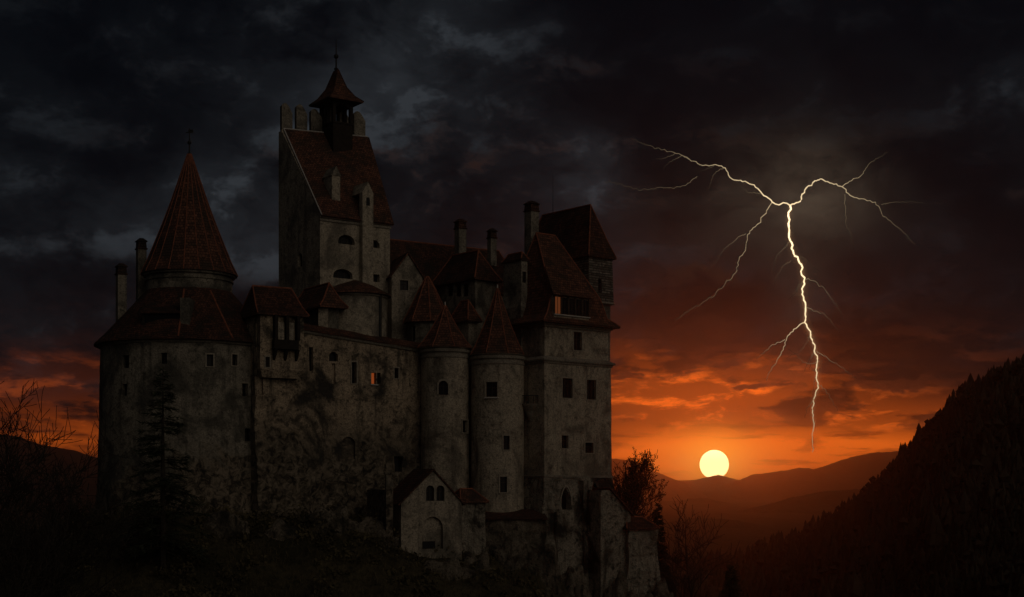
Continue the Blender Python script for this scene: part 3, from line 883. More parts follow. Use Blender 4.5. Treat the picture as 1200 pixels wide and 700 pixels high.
# belfry
e1, e2 = dirs(35)
bq = on_roof(390.5, 191); b0 = Vector((bq.x, bq.y, 0))
bl, bm_ = 3.3, 4.3
zb0, zb1, zb2 = bq.z - 1.0, zat(143.5, bq.y), zat(117, bq.y)
box = MB().loft([ring4(b0, e1, e2, bl, bm_, zb0, 0), ring4(b0, e1, e2, bl, bm_, zb1, 0)]).build('belfry', M['wood'], T)
MB().loft([ring4(b0, e1, e2, bl, bm_, zb1 + 0.002, 0.12), ring4(b0, e1, e2, bl, bm_, zb1 + 0.25, 0.12)]).build('rail', M['wood'], box)
posts = []
for i in range(4):
    r4 = ring4(b0, e1, e2, bl, bm_, 0, -0.2)
    a_, b_ = r4[i], r4[(i + 1) % 4]
    for k in ((0,) if i % 2 == 0 else (0, 0.5)):
        q = a_.lerp(b_, k)
        MB().cbox(Vector((q.x, q.y, (zb1 + zb2) / 2 + 0.25)), e1 * 0.26, e2 * 0.26, UP * ((zb2 - zb1) / 2 - 0.05)).build('belfry_post', M['wood'], box)
    # arched heads of the openings
    ar = MB()
    for k0, k1 in (((0, 1),) if i % 2 == 0 else ((0, 0.5), (0.5, 1))):
        qa, qb = a_.lerp(b_, k0), a_.lerp(b_, k1)
        dd = (qb - qa).normalized(); ln = (qb - qa).length
        nn_ = Vector((dd.y, -dd.x, 0))
        z0_ = zb2 - 1.0
        poly = [qa + UP * zb2, qa + UP * z0_]
        for s_ in range(9):
            x_ = 0.26 + (ln - 0.52) * s_ / 8
            poly.append(qa + dd * x_ + UP * (z0_ + 0.75 * math.sin(math.pi * s_ / 8)))
        poly += [qb + UP * z0_, qb + UP * zb2]
        # strip of quads between arch and lintel
        for j in range(1, len(poly) - 2):
            pA, pB = poly[j], poly[j + 1]
            if (pB - pA).length < 1e-4: continue
            tA, tB = Vector((pA.x, pA.y, zb2)), Vector((pB.x, pB.y, zb2))
            if abs((pB - pA).dot(dd)) < 1e-4: continue
            ar.prism([pA - nn_ * 0.08, pB - nn_ * 0.08, tB - nn_ * 0.08, tA - nn_ * 0.08], nn_ * 0.16)
    ar.build('belfry_arch', M['wood'], box)
rr = [ring4(b0, e1, e2, bl, bm_, zb2 - 0.05, 1.2), ring4(b0, e1, e2, bl, bm_, zb2 + 0.12, 1.25), ring4(b0, e1, e2, bl, bm_, zb2 + 1.0, 0.25), ring4(b0, e1, e2, bl, bm_, zb2 + 2.4, -0.65), ring4(b0, e1, e2, bl, bm_, zat(76.5, bq.y), -1.58)]
br_ = MB().loft(rr).build('belfry_roof', M['tile'], T)
rl = MB()
for i in range(4): rl.tube([r_[i] for r_ in rr[1:]], 0.09, 5)
rl.build('hip_tile', M['tile_dark'], br_)
bcn = b0 + e1 * bl / 2 + e2 * bm_ / 2; ap = zat(76.5, bq.y)
fi = MB().tube([(bcn.x, bcn.y, ap - 0.2), (bcn.x, bcn.y, zat(60, bq.y)), (bcn.x, bcn.y, zat(40, bq.y))], [0.16, 0.12, 0.05], 6)
fi.lathe((bcn.x, bcn.y), [(0.28, ap), (0.34, ap + 0.25), (0.16, ap + 0.4)], 10)
fi.ball((bcn.x, bcn.y, zat(60, bq.y)), 0.36)
fi.build('finial', M['metal'], T)

# ------------------------------------------------------------------ long range behind
d1, d2 = dirs(33)
c = W(450, 0, 217); c.z = 0
l1 = along(c, d1, 612); l2 = 13.0
T = thing('long_range', (c.x + 8, c.y + 10, 12), 'long wing behind the keep with a straight red-brown roof ridge and two chimneys', 'house')
ze = zat(335, 220); zr = zat(277, 222)
MB().loft([ring4(c, d1, d2, l1, l2, 10, 0), ring4(c, d1, d2, l1, l2, ze, 0)]).build('wall', M['wall_round'], T)
hip_roof(T, c, d1, d2, l1, l2, ze, zr, 0.5, 0.3, 1, 'tile_dark')
chimney(T, 539.5, 257, 312, 14, 223, 33, mat='wall_round')
chimney(T, 576.5, 268, 312, 11, 226, 33, mat='wall_round')

# gabled house beside the keep
d1, d2 = dirs(20)
c = W(459, 0, 212.5); c.z = 0
l1 = along(c, d1, 495); l2 = 8.0
T = thing('gabled_house', (c.x + 2, c.y + 3, 14), 'narrow grey gabled house with one square window, right of the keep', 'house')
ze = zat(324, 213); zr = zat(298, 214)
mid = c + d1 * l1 * 0.53
poly = [Vector((c.x, c.y, 12)), Vector(((c + d1 * l1).x, (c + d1 * l1).y, 12)), Vector(((c + d1 * l1).x, (c + d1 * l1).y, ze)), Vector((mid.x, mid.y, zr)), Vector((c.x, c.y, ze))]
wall = MB().prism(poly, d2 * l2).build('wall', M['wall'], T)
op = Openings(T); p = hit_plane(473.5, 334.5, c, -d2)
op.add(p, -d2, 1.25, 1.45, 'rect', 0.3, bars=1); op.finish(wall)
for a_, b_ in ((c - d1 * 0.35 + UP * (ze - 0.35), Vector((mid.x, mid.y, zr + 0.05))), (c + d1 * (l1 + 0.35) + UP * (ze - 0.35), Vector((mid.x, mid.y, zr + 0.05)))):
    n_ = -d2 * 0.3
    MB().slab([a_ + n_ + UP * 0.15, b_ + n_ + UP * 0.15, b_ + d2 * l2 + UP * 0.15, a_ + d2 * l2 + UP * 0.15], 0.15).build('roof', M['tile'], T)

# polygonal turret beside it
tc = W(501, 0, 212); t2 = (tc.x, tc.y)
T = thing('polygonal_turret', (t2[0], t2[1], 12), 'squat eight-sided turret with slit window, half hidden behind the left slim turret', 'tower')
ze = zat(376, 209)
wall = MB().lathe(t2, [(3.0, 10), (3.0, ze)], 8, True, True, R(10)).build('wall', M['wall_round'], T)
op = Openings(T)
p, n = hit_cyl(485, 391, t2, 2.85); op.add(p, n, 0.75, 2.1, 'rect', 0.3, frame=False); op.finish(wall)
poly_turret_roof(T, t2, [(3.1, ze - 0.05), (3.6, ze - 0.1), (3.5, ze + 0.25), (2.3, ze + 2.6), (1.2, ze + 5.0), (0.15, zat(323, 211))], 8, R(10), 'tile')

# dormered house
d1, d2 = dirs(40)
c = W(557, 0, 212.5); c.z = 0
l1 = along(c, d1, 582); l2 = along(c, d2, 509)
T = thing('dormered_house', (c.x, c.y + 4, 12), 'house with hipped roof and dark shaded windows, below the two rear chimneys', 'house')
ze = zat(327, 213); zr = zat(296, 217)
wall = MB().loft([ring4(c, d1, d2, l1, l2, 10, 0), ring4(c, d1, d2, l1, l2, ze, 0)]).build('wall', M['wall_round'], T)
op = Openings(T)
for px in (527, 536.5, 545):
    p = hit_plane(px, 340, c, -d1); op.add(p, -d1, 1.5, 1.9, 'rect', 0.5, frame=False)
op.finish(wall)
hip_roof(T, c, d1, d2, l1, l2, ze, zr, 0.6, 1.8, 2, 'tile_dark', 0.04)
d1, d2 = dirs(38)
c = W(549, 0, 208.5); c.z = 0
l1 = along(c, d1, 560); l2 = along(c, d2, 529)
T = thing('lean_house', (c.x, c.y + 1, 12), 'tiny house with red hipped roof squeezed between the two slim turret roofs', 'house')
ze = zat(375, 208)
MB().loft([ring4(c, d1, d2, l1, l2, 10, 0), ring4(c, d1, d2, l1, l2, ze, 0)]).build('wall', M['wall'], T)
hip_roof(T, c, d1, d2, l1, l2, ze, zat(351, 209), 0.45, 1.2, 2, 'tile')

# ------------------------------------------------------------------ the two slim round turrets
def slim(px, yd, rpx, eave, apex, label, wins, a0, zlo, ribs_n):
    cc = W(px, 0, yd); c2 = (cc.x, cc.y)
    r = rpx / F * yd
    T = thing('slim_turret', (c2[0], c2[1], zlo), label, 'tower')
    ze = zat(eave, yd - r * 0.3)
    prof = [(r + 0.12, zlo)] + [(r, zlo + (ze - 1.45 - zlo) * k / 16) for k in range(1, 17)]
    wall = MB().lathe(c2, prof, 48, True, True, 0, lambda a, z: 0.05 * noise.fractal(Vector((math.cos(a) * 2 + px, math.sin(a) * 2, z * 0.3)), 1, 2, 3)).build('wall', M['wall_tower'], T)
    op = Openings(T)
    for wx, wy, ww, wh, k, sl in wins:
        p, n = hit_cyl(wx, wy, c2, r); op.add(p, n, ww / F * yd / max(0.45, n.dot(-p.normalized())), wh / F * yd, k, 0.45, bars=1, sill=sl)
    op.finish(wall)
    zc = ze - 1.45
    MB().lathe(c2, [(r - 0.3, zc - 0.05), (r + 0.12, zc), (r + 0.14, zc + 0.3), (r + 0.02, zc + 0.36), (r + 0.02, zc + 0.6), (r + 0.25, zc + 0.8), (r + 0.28, zc + 1.1), (r + 0.12, zc + 1.2), (r + 0.4, zc + 1.4), (r + 0.2, ze - 0.01)], 48).build('cornice', M['trim'], T)
    za = zat(apex, yd)
    h = za - ze
    ro = 33.5 / F * yd
    poly_turret_roof(T, c2, [(r, ze), (ro, ze - 0.06), (ro - 0.05, ze + 0.16), (ro * 0.80, ze + h * 0.16), (ro * 0.53, ze + h * 0.42), (ro * 0.27, ze + h * 0.70), (0.1, za)], ribs_n, a0, 'tile', True, 'ridge', 0.08)
    MB().tube([(c2[0], c2[1], za - 0.2), (c2[0], c2[1], za + 0.5)], 0.1, 6).build('finial', M['flash'], T)
slim(521.5, 205.5, 28, 408, 358, 'left slim round turret with one arched window below a pointed red roof', [(519.5, 454.5, 11, 16, 'arch', False), (545, 500, 6, 14, 'rect', False)], R(22), -8, 8)
slim(583, 205.5, 31, 416, 338, 'right slim round turret with square window and taller pointed roof, beside the square tower', [(576, 456.5, 13, 17, 'rect', True), (593.5, 519, 7, 16, 'rect', False), (590, 568, 8, 18, 'rect', False)], R(22), -12, 8)

# ------------------------------------------------------------------ square tower
d1, d2 = dirs(40)
c = W(638, 0, 203); c.z = 0
l1 = along(c, d1, 716); l2 = 11.0
T = thing('square_tower', (c.x + 2, c.y + 8, -16), 'tall square corner tower at the right with two cornices, steep roof and wide dormer window', 'tower')
z_c1, z_c2, z_b = zat(378, 203), zat(421, 203), zat(557, 203)
wall = rings_block(c, d1, d2, l1, l2, [(z_b + (z_c2 - z_b) * k / 12, 0.06 - 0.06 * k / 12) for k in range(13)], 8).build('wall', M['wall_tower'], T)
jitter(wall, 0.05, 0.4, 2)
op = Openings(T); nf = -d2; nl = -d1
for px, py, wp, hp in ((665, 455, 12, 23), (693, 457, 11, 23), (662, 518, 8, 15), (690.5, 525, 10, 12)):
    p = hit_plane(px, py, c, nf); op.add(p, nf, wp / F * p.y / 0.76, hp / F * p.y, 'rect', 0.4, bars=1 if wp < 11 else 2)
op.finish(wall)
w2 = MB().loft([ring4(c, d1, d2, l1, l2, z_c2 - 0.01, -0.3), ring4(c, d1, d2, l1, l2, z_c1 + 0.2, -0.3)]).build('upper_wall', M['wall_tower'], T)
op = Openings(T); p = hit_plane(677, 400, c - nf * 0.3, nf); op.add(p, nf, 1.55, 2.6, 'rect', 0.4, bars=1); op.finish(w2)
def band(name, z, lv): 
    MB().loft([ring4(c, d1, d2, l1, l2, z + a_, o_) for a_, o_ in lv]).build(name, M['trim'], T)
band('string_course', z_c2, [(-0.55, -0.1), (-0.5, 0.15), (-0.2, 0.22), (-0.18, 0.45), (0.05, 0.5), (0.5, -0.28)])
band('cornice', z_c1, [(-0.55, -0.32), (-0.5, -0.1), (-0.25, 0.0), (-0.2, 0.25), (0.02, 0.35), (0.03, -0.2)])
MB().loft([ring4(c, d1, d2, l1, l2, z_b - 0.32, 0.2), ring4(c, d1, d2, l1, l2, z_b - 0.05, 0.26), ring4(c, d1, d2, l1, l2, z_b + 0.03, 0.0)]).build('string_course', M['trim'], T)
# roof
P = Vector((c.x, c.y, 0)); rz = zat(272, 210)
ra, rb = P + d1 * 4.2 + d2 * 6.6, P + d1 * 7.9 + d2 * 6.6
ra.z = rb.z = rz
def ring_o(z, fo, ri, ba, le):
    p_ = Vector((c.x, c.y, 0)) - d1 * le - d2 * fo; a_, b_ = l1 + le + ri, l2 + fo + ba
    return [Vector((q.x, q.y, z)) for q in (p_, p_ + d1 * a_, p_ + d1 * a_ + d2 * b_, p_ + d2 * b_)]
zw0, zw1 = zat(368, 204.5), zat(345, 204.5)
rr = [ring_o(z_c1 + 0.035, 0.95, 0.95, 0.95, 0.95), ring_o(z_c1 + 0.25, 0.98, 0.98, 0.98, 0.98), ring_o(z_c1 + 0.9, 0.45, 0.1, 0.2, 0.2),
      ring_o(zw0, 0.12, -0.9, -0.6, -0.4), ring_o(zw1, -0.15, -2.0, -1.5, -1.4)]
mb = MB().loft(rr, True, False); mb.add(rr[-1] + [ra, rb], [(0, 1, 5, 4), (1, 2, 5), (2, 3, 4, 5), (3, 0, 4)])
roof = mb.build('roof', M['tile'], T)
rl = MB().tube([ra, rb], 0.14, 6)
for i, tpp in enumerate((ra, rb, rb, ra)): rl.tube([rr[1][i], rr[2][i], rr[3][i], rr[4][i], tpp], 0.11, 6)
rl.build('ridge_tile', M['ridge'], roof)
# wide dormer
qa = hit_plane(649, 368, c + nf * 0.5, nf); qb = hit_plane(690, 370, c + nf * 0.5, nf)
u_ = Vector((qb.x - qa.x, qb.y - qa.y, 0)); dl = u_.length; u_.normalize()
zd0 = qa.z; zd1 = zat(346, qa.y)
q0 = Vector((qa.x, qa.y, zd0))
dwall = MB().obox(q0 - UP * 0.9, u_ * dl, -nf * 1.5, UP * (zd1 - zd0 + 0.9)).build('dormer', M['wall_tower'], T)
hd = UP * (zd1 - zd0 + 0.06)
MB().slab([q0 + hd - u_ * 0.55 + nf * 0.55, q0 + u_ * (dl + 0.6) + hd + nf * 0.55, q0 + u_ * (dl + 0.1) + hd - nf * 2.0 + UP * 4.2, q0 + u_ * 0.1 + hd - nf * 2.0 + UP * 4.2], 0.2).build('dormer_roof', M['tile'], T)
MB().obox(q0 + nf * 0.02 - UP * 0.12 - u_ * 0.1, u_ * (dl + 0.2), nf * 0.25, UP * 0.12).build('sill', M['flash'], dwall)
np_ = 5; pw = dl / np_
for i in range(np_):
    o = q0 + u_ * (i * pw + 0.14) + UP * 0.1
    if i == 0:
        win = MB().obox(o + nf * 0.005, u_ * (pw - 0.28), nf * 0.02, UP * (zd1 - zd0 - 0.3)).build('window', M['lit_dim'], T); win['label'] = 'glowing orange pane'
    else:
        win = MB().obox(o + nf * 0.005, u_ * (pw - 0.28), nf * 0.02, UP * (zd1 - zd0 - 0.3)).build('window', M['lit_dim'] if False else M['pane'], T)
    fb = MB()
    fb.obox(o - u_ * 0.13, u_ * 0.13, nf * 0.14, UP * (zd1 - zd0 - 0.2)); fb.obox(o + u_ * (pw - 0.28), u_ * 0.12, nf * 0.14, UP * (zd1 - zd0 - 0.2))
    fb.obox(o + u_ * (pw / 2 - 0.17) + nf * 0.026, u_ * 0.06, nf * 0.05, UP * (zd1 - zd0 - 0.31))
    fb.build('frame', M['bar'], win)
chimney(T, 623, 236, 300, 17, 213, 40, mat='wall_round')
# stone balcony on the shaded left face
q = hit_plane(622, 474, c, nl)
bal = MB().lathe((q.x, q.y), [(0.2, q.z - 2.4), (0.9, q.z - 1.0), (1.6, q.z - 0.2), (1.7, q.z)], 20).build('balcony', M['trim'], T)
rb_ = MB()
for i in range(14):
    a = 2 * math.pi * i / 14
    rb_.tube([(q.x + 1.6 * math.cos(a), q.y + 1.6 * math.sin(a), q.z), (q.x + 1.6 * math.cos(a), q.y + 1.6 * math.sin(a), q.z + 1.1)], 0.05, 5)
rb_.lathe((q.x, q.y), [(1.5, q.z + 1.1), (1.68, q.z + 1.1), (1.68, q.z + 1.2), (1.5, q.z + 1.2)], 20, False, False)
rb_.build('railing', M['metal'], bal)
# base of the tower: battered masonry on the rock
base = rings_block(c, d1, d2, l1, l2, [(z_b - 0.33 - 26.0 * k / 30, 0.12 + 0.10 * k) for k in range(31)][::-1], 16).build('base', M['rock'], T)
jitter(base, 0.34, 0.28, 7)
op = Openings(T)
for px, py, wp, hp, k, mt in ((663.5, 584, 12, 27, 'pointed', 'pane'), (699, 587, 19, 40, 'pointed', None)):
    p = hit_plane(px, py, c + nf * 0.62, nf); op.add(p, nf, wp / F * p.y / 0.76, hp / F * p.y, k, 1.1, mat=mt, frame=mt is not None, bars=1)
op.finish(base)
for px, wpx, y0, y1 in ((680, 9, 563, 720), (648, 7, 600, 720), (716, 6, 600, 720)):
    q = hit_plane(px, 600, c + nf * 0.5, nf)
    bb = rings_block(Vector((q.x, q.y, 0)) + nf * 0.9, d1, d2, wpx / F * 203 / 0.76, 1.6, [(zat(y0, 204) + (zat(y1, 204) - zat(y0, 204)) * k / 12, 0.04 * k) for k in range(13)][::-1], 3).build('buttress', M['rock'], T)
    jitter(bb, 0.45, 0.5, px)

# chimney house between right turret and square tower
d1, d2 = dirs(38)
c = W(611, 0, 207.5); c.z = 0
l1 = along(c, d1, 618); l2 = along(c, d2, 590)
T = thing('chimney_house', (c.x, c.y + 1, 14), 'blunt grey block with small side window, behind the taller slim turret roof', 'house')
zt = zat(306, 208)
wall = MB().loft([ring4(c, d1, d2, l1, l2, 12, 0.5), ring4(c, d1, d2, l1, l2, zat(360, 208), 0.4), ring4(c, d1, d2, l1, l2, zat(345, 208), 0), ring4(c, d1, d2, l1, l2, zt, 0)]).build('wall', M['wall_round'], T)
op = Openings(T); p = hit_plane(614.5, 325, c, -d2); op.add(p, -d2, 0.7, 1.6, 'rect', 0.25, frame=False); op.finish(wall)
hip_roof(T, c, d1, d2, l1, l2, zt + 0.23, zt + 1.3, 0.2, 0.5, 2, 'tile_dark')

# rear tower
d1, d2 = dirs(40)
c = W(690, 0, 216.5); c.z = 0
l1 = along(c, d1, 717.5); l2 = 15.5
T = thing('rear_tower', (c.x, c.y + 5, 12), 'rear tower of coursed stone with hipped dark red roof, rising behind the square tower', 'tower')
ze = zat(299, 216.5); zr = zat(239, 219)
wall = MB().loft([ring4(c, d1, d2, l1, l2, zat(353, 216.5) + 0.01, 0.15), ring4(c, d1, d2, l1, l2, ze, 0)]).build('wall', M['stone'], T)
op = Openings(T); p = hit_plane(702.5, 335, c, -d2); op.add(p, -d2, 0.7, 2.0, 'rect', 0.4, frame=False); op.finish(wall)
MB().loft([ring4(c, d1, d2, l1, l2, 8, -0.25), ring4(c, d1, d2, l1, l2, zat(353, 216.5), -0.2)]).build('lower_wall', M['wall_round'], T)
MB().loft([ring4(c, d1, d2, l1, l2, zat(355, 216.5), 0.05), ring4(c, d1, d2, l1, l2, zat(353, 216.5) - 0.1, 0.3), ring4(c, d1, d2, l1, l2, zat(352, 216.5), 0.2)]).build('string_course', M['trim'], T)
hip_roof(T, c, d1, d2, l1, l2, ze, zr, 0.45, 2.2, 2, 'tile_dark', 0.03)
MB().tube([W(648, 250, 224), W(648, 205, 224)], [0.05, 0.02], 5).build('lightning_rod', M['metal'], T)

# ------------------------------------------------------------------ gate chapel in front
d1, d2 = dirs(24)
c = W(470, 0, 191.5); c.z = 0
l1 = along(c, d1, 541); l2 = 7.5
T = thing('gate_chapel', (c.x + 3, c.y + 3, -12), 'gabled front house with paired arched windows over a blind arch, below the turrets', 'house')
ze = zat(589, 191.5); zr = zat(551, 193)
mid = c + d1 * l1 * 0.52
def VZ(q, z): return Vector((q.x, q.y, z))
nu = 14
# gable block with sub-divided front so that the old plaster can be uneven
poly = [VZ(c, -22)] + [VZ(c + d1 * l1 * k / nu, -22) for k in range(1, nu + 1)] + [VZ(c + d1 * l1, -6), VZ(c + d1 * l1, ze), VZ(mid, zr), VZ(c, ze), VZ(c, -6)]
wall = MB().prism(poly, d2 * l2).build('wall', M['wall'], T)
op = Openings(T)
for px in (504, 516):
    p = hit_plane(px, 578, c, -d2); op.add(p, -d2, 1.15, 2.05, 'arch', 0.45, bars=1)
p = hit_plane(507, 624.5, c, -d2); op.add(p, -d2, 2.95, 4.3, 'arch', 0.55, mat=None, frame=False)
op.finish(wall)
p = hit_plane(504, 639, c, -d2) + d2 * 0.5
MB().cbox(p, d1 * 0.9, d2 * 0.06, UP * 0.5).build('window', M['pane'], T)
for s_ in (0, 1):
    e_ = c + d1 * (l1 + 0.5 if s_ else -0.5); zz = ze - 0.5
    MB().slab([VZ(e_, zz + 0.2) - d2 * 0.25, VZ(mid, zr + 0.2) - d2 * 0.25, VZ(mid, zr + 0.2) + d2 * l2, VZ(e_, zz + 0.2) + d2 * l2], 0.18).build('roof', M['tile_dark'], T)
q = W(452.5, 592, 190.5)
pl_ = MB().obox(Vector((q.x, q.y, -13)), (0.9, 0.2, 0), (-0.2, 0.9, 0), (0, 0, zat(556, 190.5) + 13)); pl_.obox(Vector((q.x - 0.15, q.y - 0.15, zat(556, 190.5) + 0.003)), (1.2, 0.25, 0), (-0.25, 1.2, 0), (0, 0, 0.25))
pl_.build('gate_pier', M['wall_round'], T)
a_, b_ = W(430, 0, 199), W(453, 0, 191.3); a_.z = b_.z = 0
dd = (b_ - a_).normalized()
MB().obox(VZ(a_, -13), VZ(b_, -13) - VZ(a_, -13), Vector((-dd.y, dd.x, 0)) * 0.8, UP * (zat(574, 195) + 13)).build('side_wall', M['wall_round'], T)

d1, d2 = dirs(26)
c = W(541, 0, 196.5); c.z = 0
l1 = along(c, d1, 569); l2 = 5.0
T = thing('porch_house', (c.x + 1, c.y + 2, -10), 'low annex with small orange-red roof between gabled front house and square tower', 'house')
ze = zat(588, 197)
wall = rings_block(c, d1, d2, l1, l2, [(-26 + (ze + 26) * k / 14, 0) for k in range(15)], 6).build('wall', M['rock'], T)
jitter(wall, 0.25, 0.5, 9)
hip_roof(T, c, d1, d2, l1, l2, ze, zat(573, 198), 0.35, 0.9, 1, 'tile')
# low shaded wing in the nook before the right turret
c = W(569, 0, 199); c.z = 0
d1, d2 = dirs(8)
l1 = along(c, d1, 641)
T = thing('nook_wing', (c.x + 2, c.y + 2, -14), 'low rubble wing with narrow tile edge at the foot of the square tower', 'house')
ze = zat(607, 199)
wall = rings_block(c, d1, d2, l1, 4.5, [(-28 + (ze + 28) * k / 14, 0) for k in range(15)], 12).build('wall', M['rock_dark'], T)
jitter(wall, 0.5, 0.4, 12)
MB().slab([VZ(c, ze - 0.1) - d2 * 0.5, VZ(c + d1 * l1, ze - 0.1) - d2 * 0.5, VZ(c + d1 * l1, ze + 1.1) + d2 * 4, VZ(c, ze + 1.1) + d2 * 4], 0.2).build('roof', M['tile_dark'], T)

# annexes at the right foot of the tower
d1, d2 = dirs(34)
c = W(704, 0, 203.5); c.z = 0
l1 = along(c, d1, 739); l2 = 6.0
T = thing('lean_to_annex', (c.x + 2, c.y + 2, -16), 'lean-to annex with sloping dark roof against the right foot of the square tower', 'house')
ze = zat(600, 204); zr = zat(572, 206)
poly = [VZ(c, -30), VZ(c + d1 * l1, -30), VZ(c + d1 * l1, ze - 0.3), VZ(c + d1 * l1 * 0.30, zr - 0.3), VZ(c, zr - 0.3)]
MB().prism(poly, d2 * l2).build('wall', M['rock'], T)
MB().slab([VZ(c + d1 * (l1 + 0.5), ze - 0.55) - d2 * 0.4, VZ(c + d1 * l1 * 0.28, zr + 0.1) - d2 * 0.4, VZ(c + d1 * l1 * 0.28, zr + 0.1) + d2 * l2, VZ(c + d1 * (l1 + 0.5), ze - 0.55) + d2 * l2], 0.22).build('roof', M['tile_dark'], T)
c = W(736, 0, 205); c.z = 0
d1, d2 = dirs(22)
l1 = along(c, d1, 769); l2 = 5.0
T = thing('cliff_annex', (c.x + 2, c.y + 2, -16), 'rightmost low annex with thin tile roof on pale crumbling rock', 'house')
ze = zat(619, 206)
wall = rings_block(c, d1, d2, l1, l2, [(-34 + (ze + 34) * k / 14, (0.10 * (14 - k))) for k in range(15)], 8).build('wall', M['rock'], T)
jitter(wall, 0.6, 0.42, 15)
hip_roof(T, c, d1, d2, l1, l2, ze, zat(606, 207), 0.4, 1.0, 1, 'tile_dark')

# ------------------------------------------------------------------ trees
def rot_about(v, axis, ang):
    from mathutils import Quaternion
    return Quaternion(axis, ang) @ v
def bare_tree_meshes(h, seed, levels=4, spread=0.6, lean=(0, 0), r0=None, twig=7):
    r = random.Random(seed); tr = MB(); cr = MB()
    def grow(p, d, ln, rad, lev, mb):
        pts = [p.copy()]; rads = [rad]; segs = 4 if lev else 8
        q = p.copy(); dd = d.copy()
        for i in range(segs):
            dd = (dd + Vector((r.gauss(0, 0.10), r.gauss(0, 0.10), 0.05 if lev else 0.02))).normalized()
            q = q + dd * ln / segs; pts.append(q.copy()); rads.append(max(0.030, rad * (1 - 0.75 * (i + 1) / segs)))
        mb.tube(pts, rads, 6 if lev == 0 else (4 if lev < 3 else 3), False)
        if lev >= levels: return
        nb_ = twig if lev == 0 else (5 if lev < 3 else 4)
        for k in range(nb_ + (6 if lev == 0 else 0)):
            f = (0.28 + 0.72 * (k + r.random()) / (nb_ + 6)) if lev == 0 else (0.25 + 0.75 * (k + r.random()) / nb_)
            idx = min(len(pts) - 2, int(f * (len(pts) - 1))); fr_ = f * (len(pts) - 1) - idx
            bp = pts[idx].lerp(pts[idx + 1], min(1, fr_))
            base_d = (pts[idx + 1] - pts[idx]).normalized()
            ax = base_d.cross(Vector((r.gauss(0, 1), r.gauss(0, 1), r.gauss(0, 1)))).normalized()
            nd = rot_about(base_d, ax, r.uniform(0.55, 1.1) * spread / 0.6)
            nd = (nd + Vector((0, 0, 0.22))).normalized()
            ll = ln * (0.55 if lev == 0 else 0.62) * r.uniform(0.6, 1.1) * ((1.15 - 0.7 * f) if lev == 0 else 1)
            grow(bp, nd, ll, max(0.032, rads[idx] * 0.55), lev + 1, cr)
    grow(Vector((0, 0, 0)), Vector((lean[0], lean[1], 1)).normalized(), h, r0 or h * 0.018, 0, tr)
    return tr, cr
def place_tree(name, px, py_base, yd, meshes, label, mats, group=None, z=None, cat='tree'):
    p = W(px, py_base, yd)
    if z is not None: p.z = z
    T = thing(name, p, label, cat, group)
    for nm, mb, mt in zip(('trunk', 'crown'), meshes, mats):
        o = bpy.data.objects.new(nm, mb.mesh(nm, M[mt], (0, 0, 0), False)); C.objects.link(o); o.parent = T
    return T
def conifer_meshes(h, rad, seed, dens=1.0, droop=0.25, fullness=1.0, leaf=0.16, gap=0.0):
    """trunk with whorls of boughs; every bough carries short needle sprays"""
    r = random.Random(seed); tr = MB(); cr = MB()
    tr.tube([(0, 0, -1), (0, 0, h * 0.5), (0, 0, h)], [h * 0.017, h * 0.010, 0.02], 7)
    V = []; Fc = []
    z = h * 0.10
    while z < h * 0.99:
        f = 1 - z / h
        nb_ = r.randint(5, 7)
        for k in range(nb_):
            if r.random() < gap: continue
            a = r.uniform(0, 2 * math.pi)
            ln = (rad * f ** 0.85 * r.uniform(0.65, 1.12) + 0.15)
            d = Vector((math.cos(a), math.sin(a), r.uniform(-0.05, 0.25) - droop * f))
            zz = z + r.uniform(-0.5, 0.5) * h * 0.02
            pts = [Vector((0, 0, zz)) + d * ln * s_ + Vector((0, 0, -0.10 * ln * s_ * s_)) for s_ in (0, 0.35, 0.7, 1.0)]
            tr.tube(pts, [0.06 * f + 0.02, 0.04 * f + 0.015, 0.02, 0.008], 3, False)
            ns = int(ln * 13 * dens) + 3
            for s_ in range(ns):
                t_ = r.uniform(0.15, 1.0)
                i = min(2, int(t_ * 3)); c_ = pts[i].lerp(pts[i + 1], min(1, t_ * 3 - i))
                sd = Vector((-d.y, d.x, 0)).normalized() * r.choice((-1, 1)) * r.uniform(0.3, 1) + d * 0.6 + Vector((0, 0, r.uniform(-0.75, 0.45)))
                sd.normalize(); sl = r.uniform(0.45, 1.15) * (0.5 + 0.6 * f) * fullness
                up_ = Vector((r.gauss(0, 1), r.gauss(0, 1), r.gauss(0, 1))).cross(sd).normalized() * leaf * r.uniform(0.6, 1.2)
                o_ = len(V)
                V += [c_ - up_ * 0.5, c_ + up_ * 0.5, c_ + sd * sl + up_ * 0.12, c_ + sd * sl - up_ * 0.12]
                Fc.append((o_, o_ + 1, o_ + 2, o_ + 3))
        z += h * 0.016 * r.uniform(0.8, 1.3)
    cr.add(V, Fc)
    return tr, cr

def gz(px, yd):
    x = (px - 600) / F * yd
    return max(hill_z(x, yd), ground_z(x, yd))
# tall thin spruce before the bastion
hz = gz(190, 176)
place_tree('spruce_tree', 191, 0, 176, conifer_meshes(zat(428, 176) - hz, 6.8, 3, 0.8, 0.25, 1.25, 0.13, 0.40), 'tall sparse spruce standing in front of the round bastion', ('bark', 'needle'), z=hz)
# bare trees at the left
for px, yd, top, sd, lab in ((12, 132, 484, 11, 'bare branching tree at the left edge, crown against the sunset sky'),
                             (86, 150, 532, 12, 'slender bare tree just left of the bastion'),
                             (57, 146, 545, 15, 'thin bare sapling between the edge tree and the bastion tree'),
                             (-14, 120, 520, 18, 'bare tree cut off by the left frame edge')):
    hz = gz(px, yd) - 0.3
    hh = zat(top, yd) - hz
    place_tree('bare_tree', px, 0, yd, bare_tree_meshes(hh * (0.86 if sd == 11 else 0.76), sd, 4, 0.62, (0, 0), hh * 0.013, 8), lab, ('bark', 'bark'), z=hz)
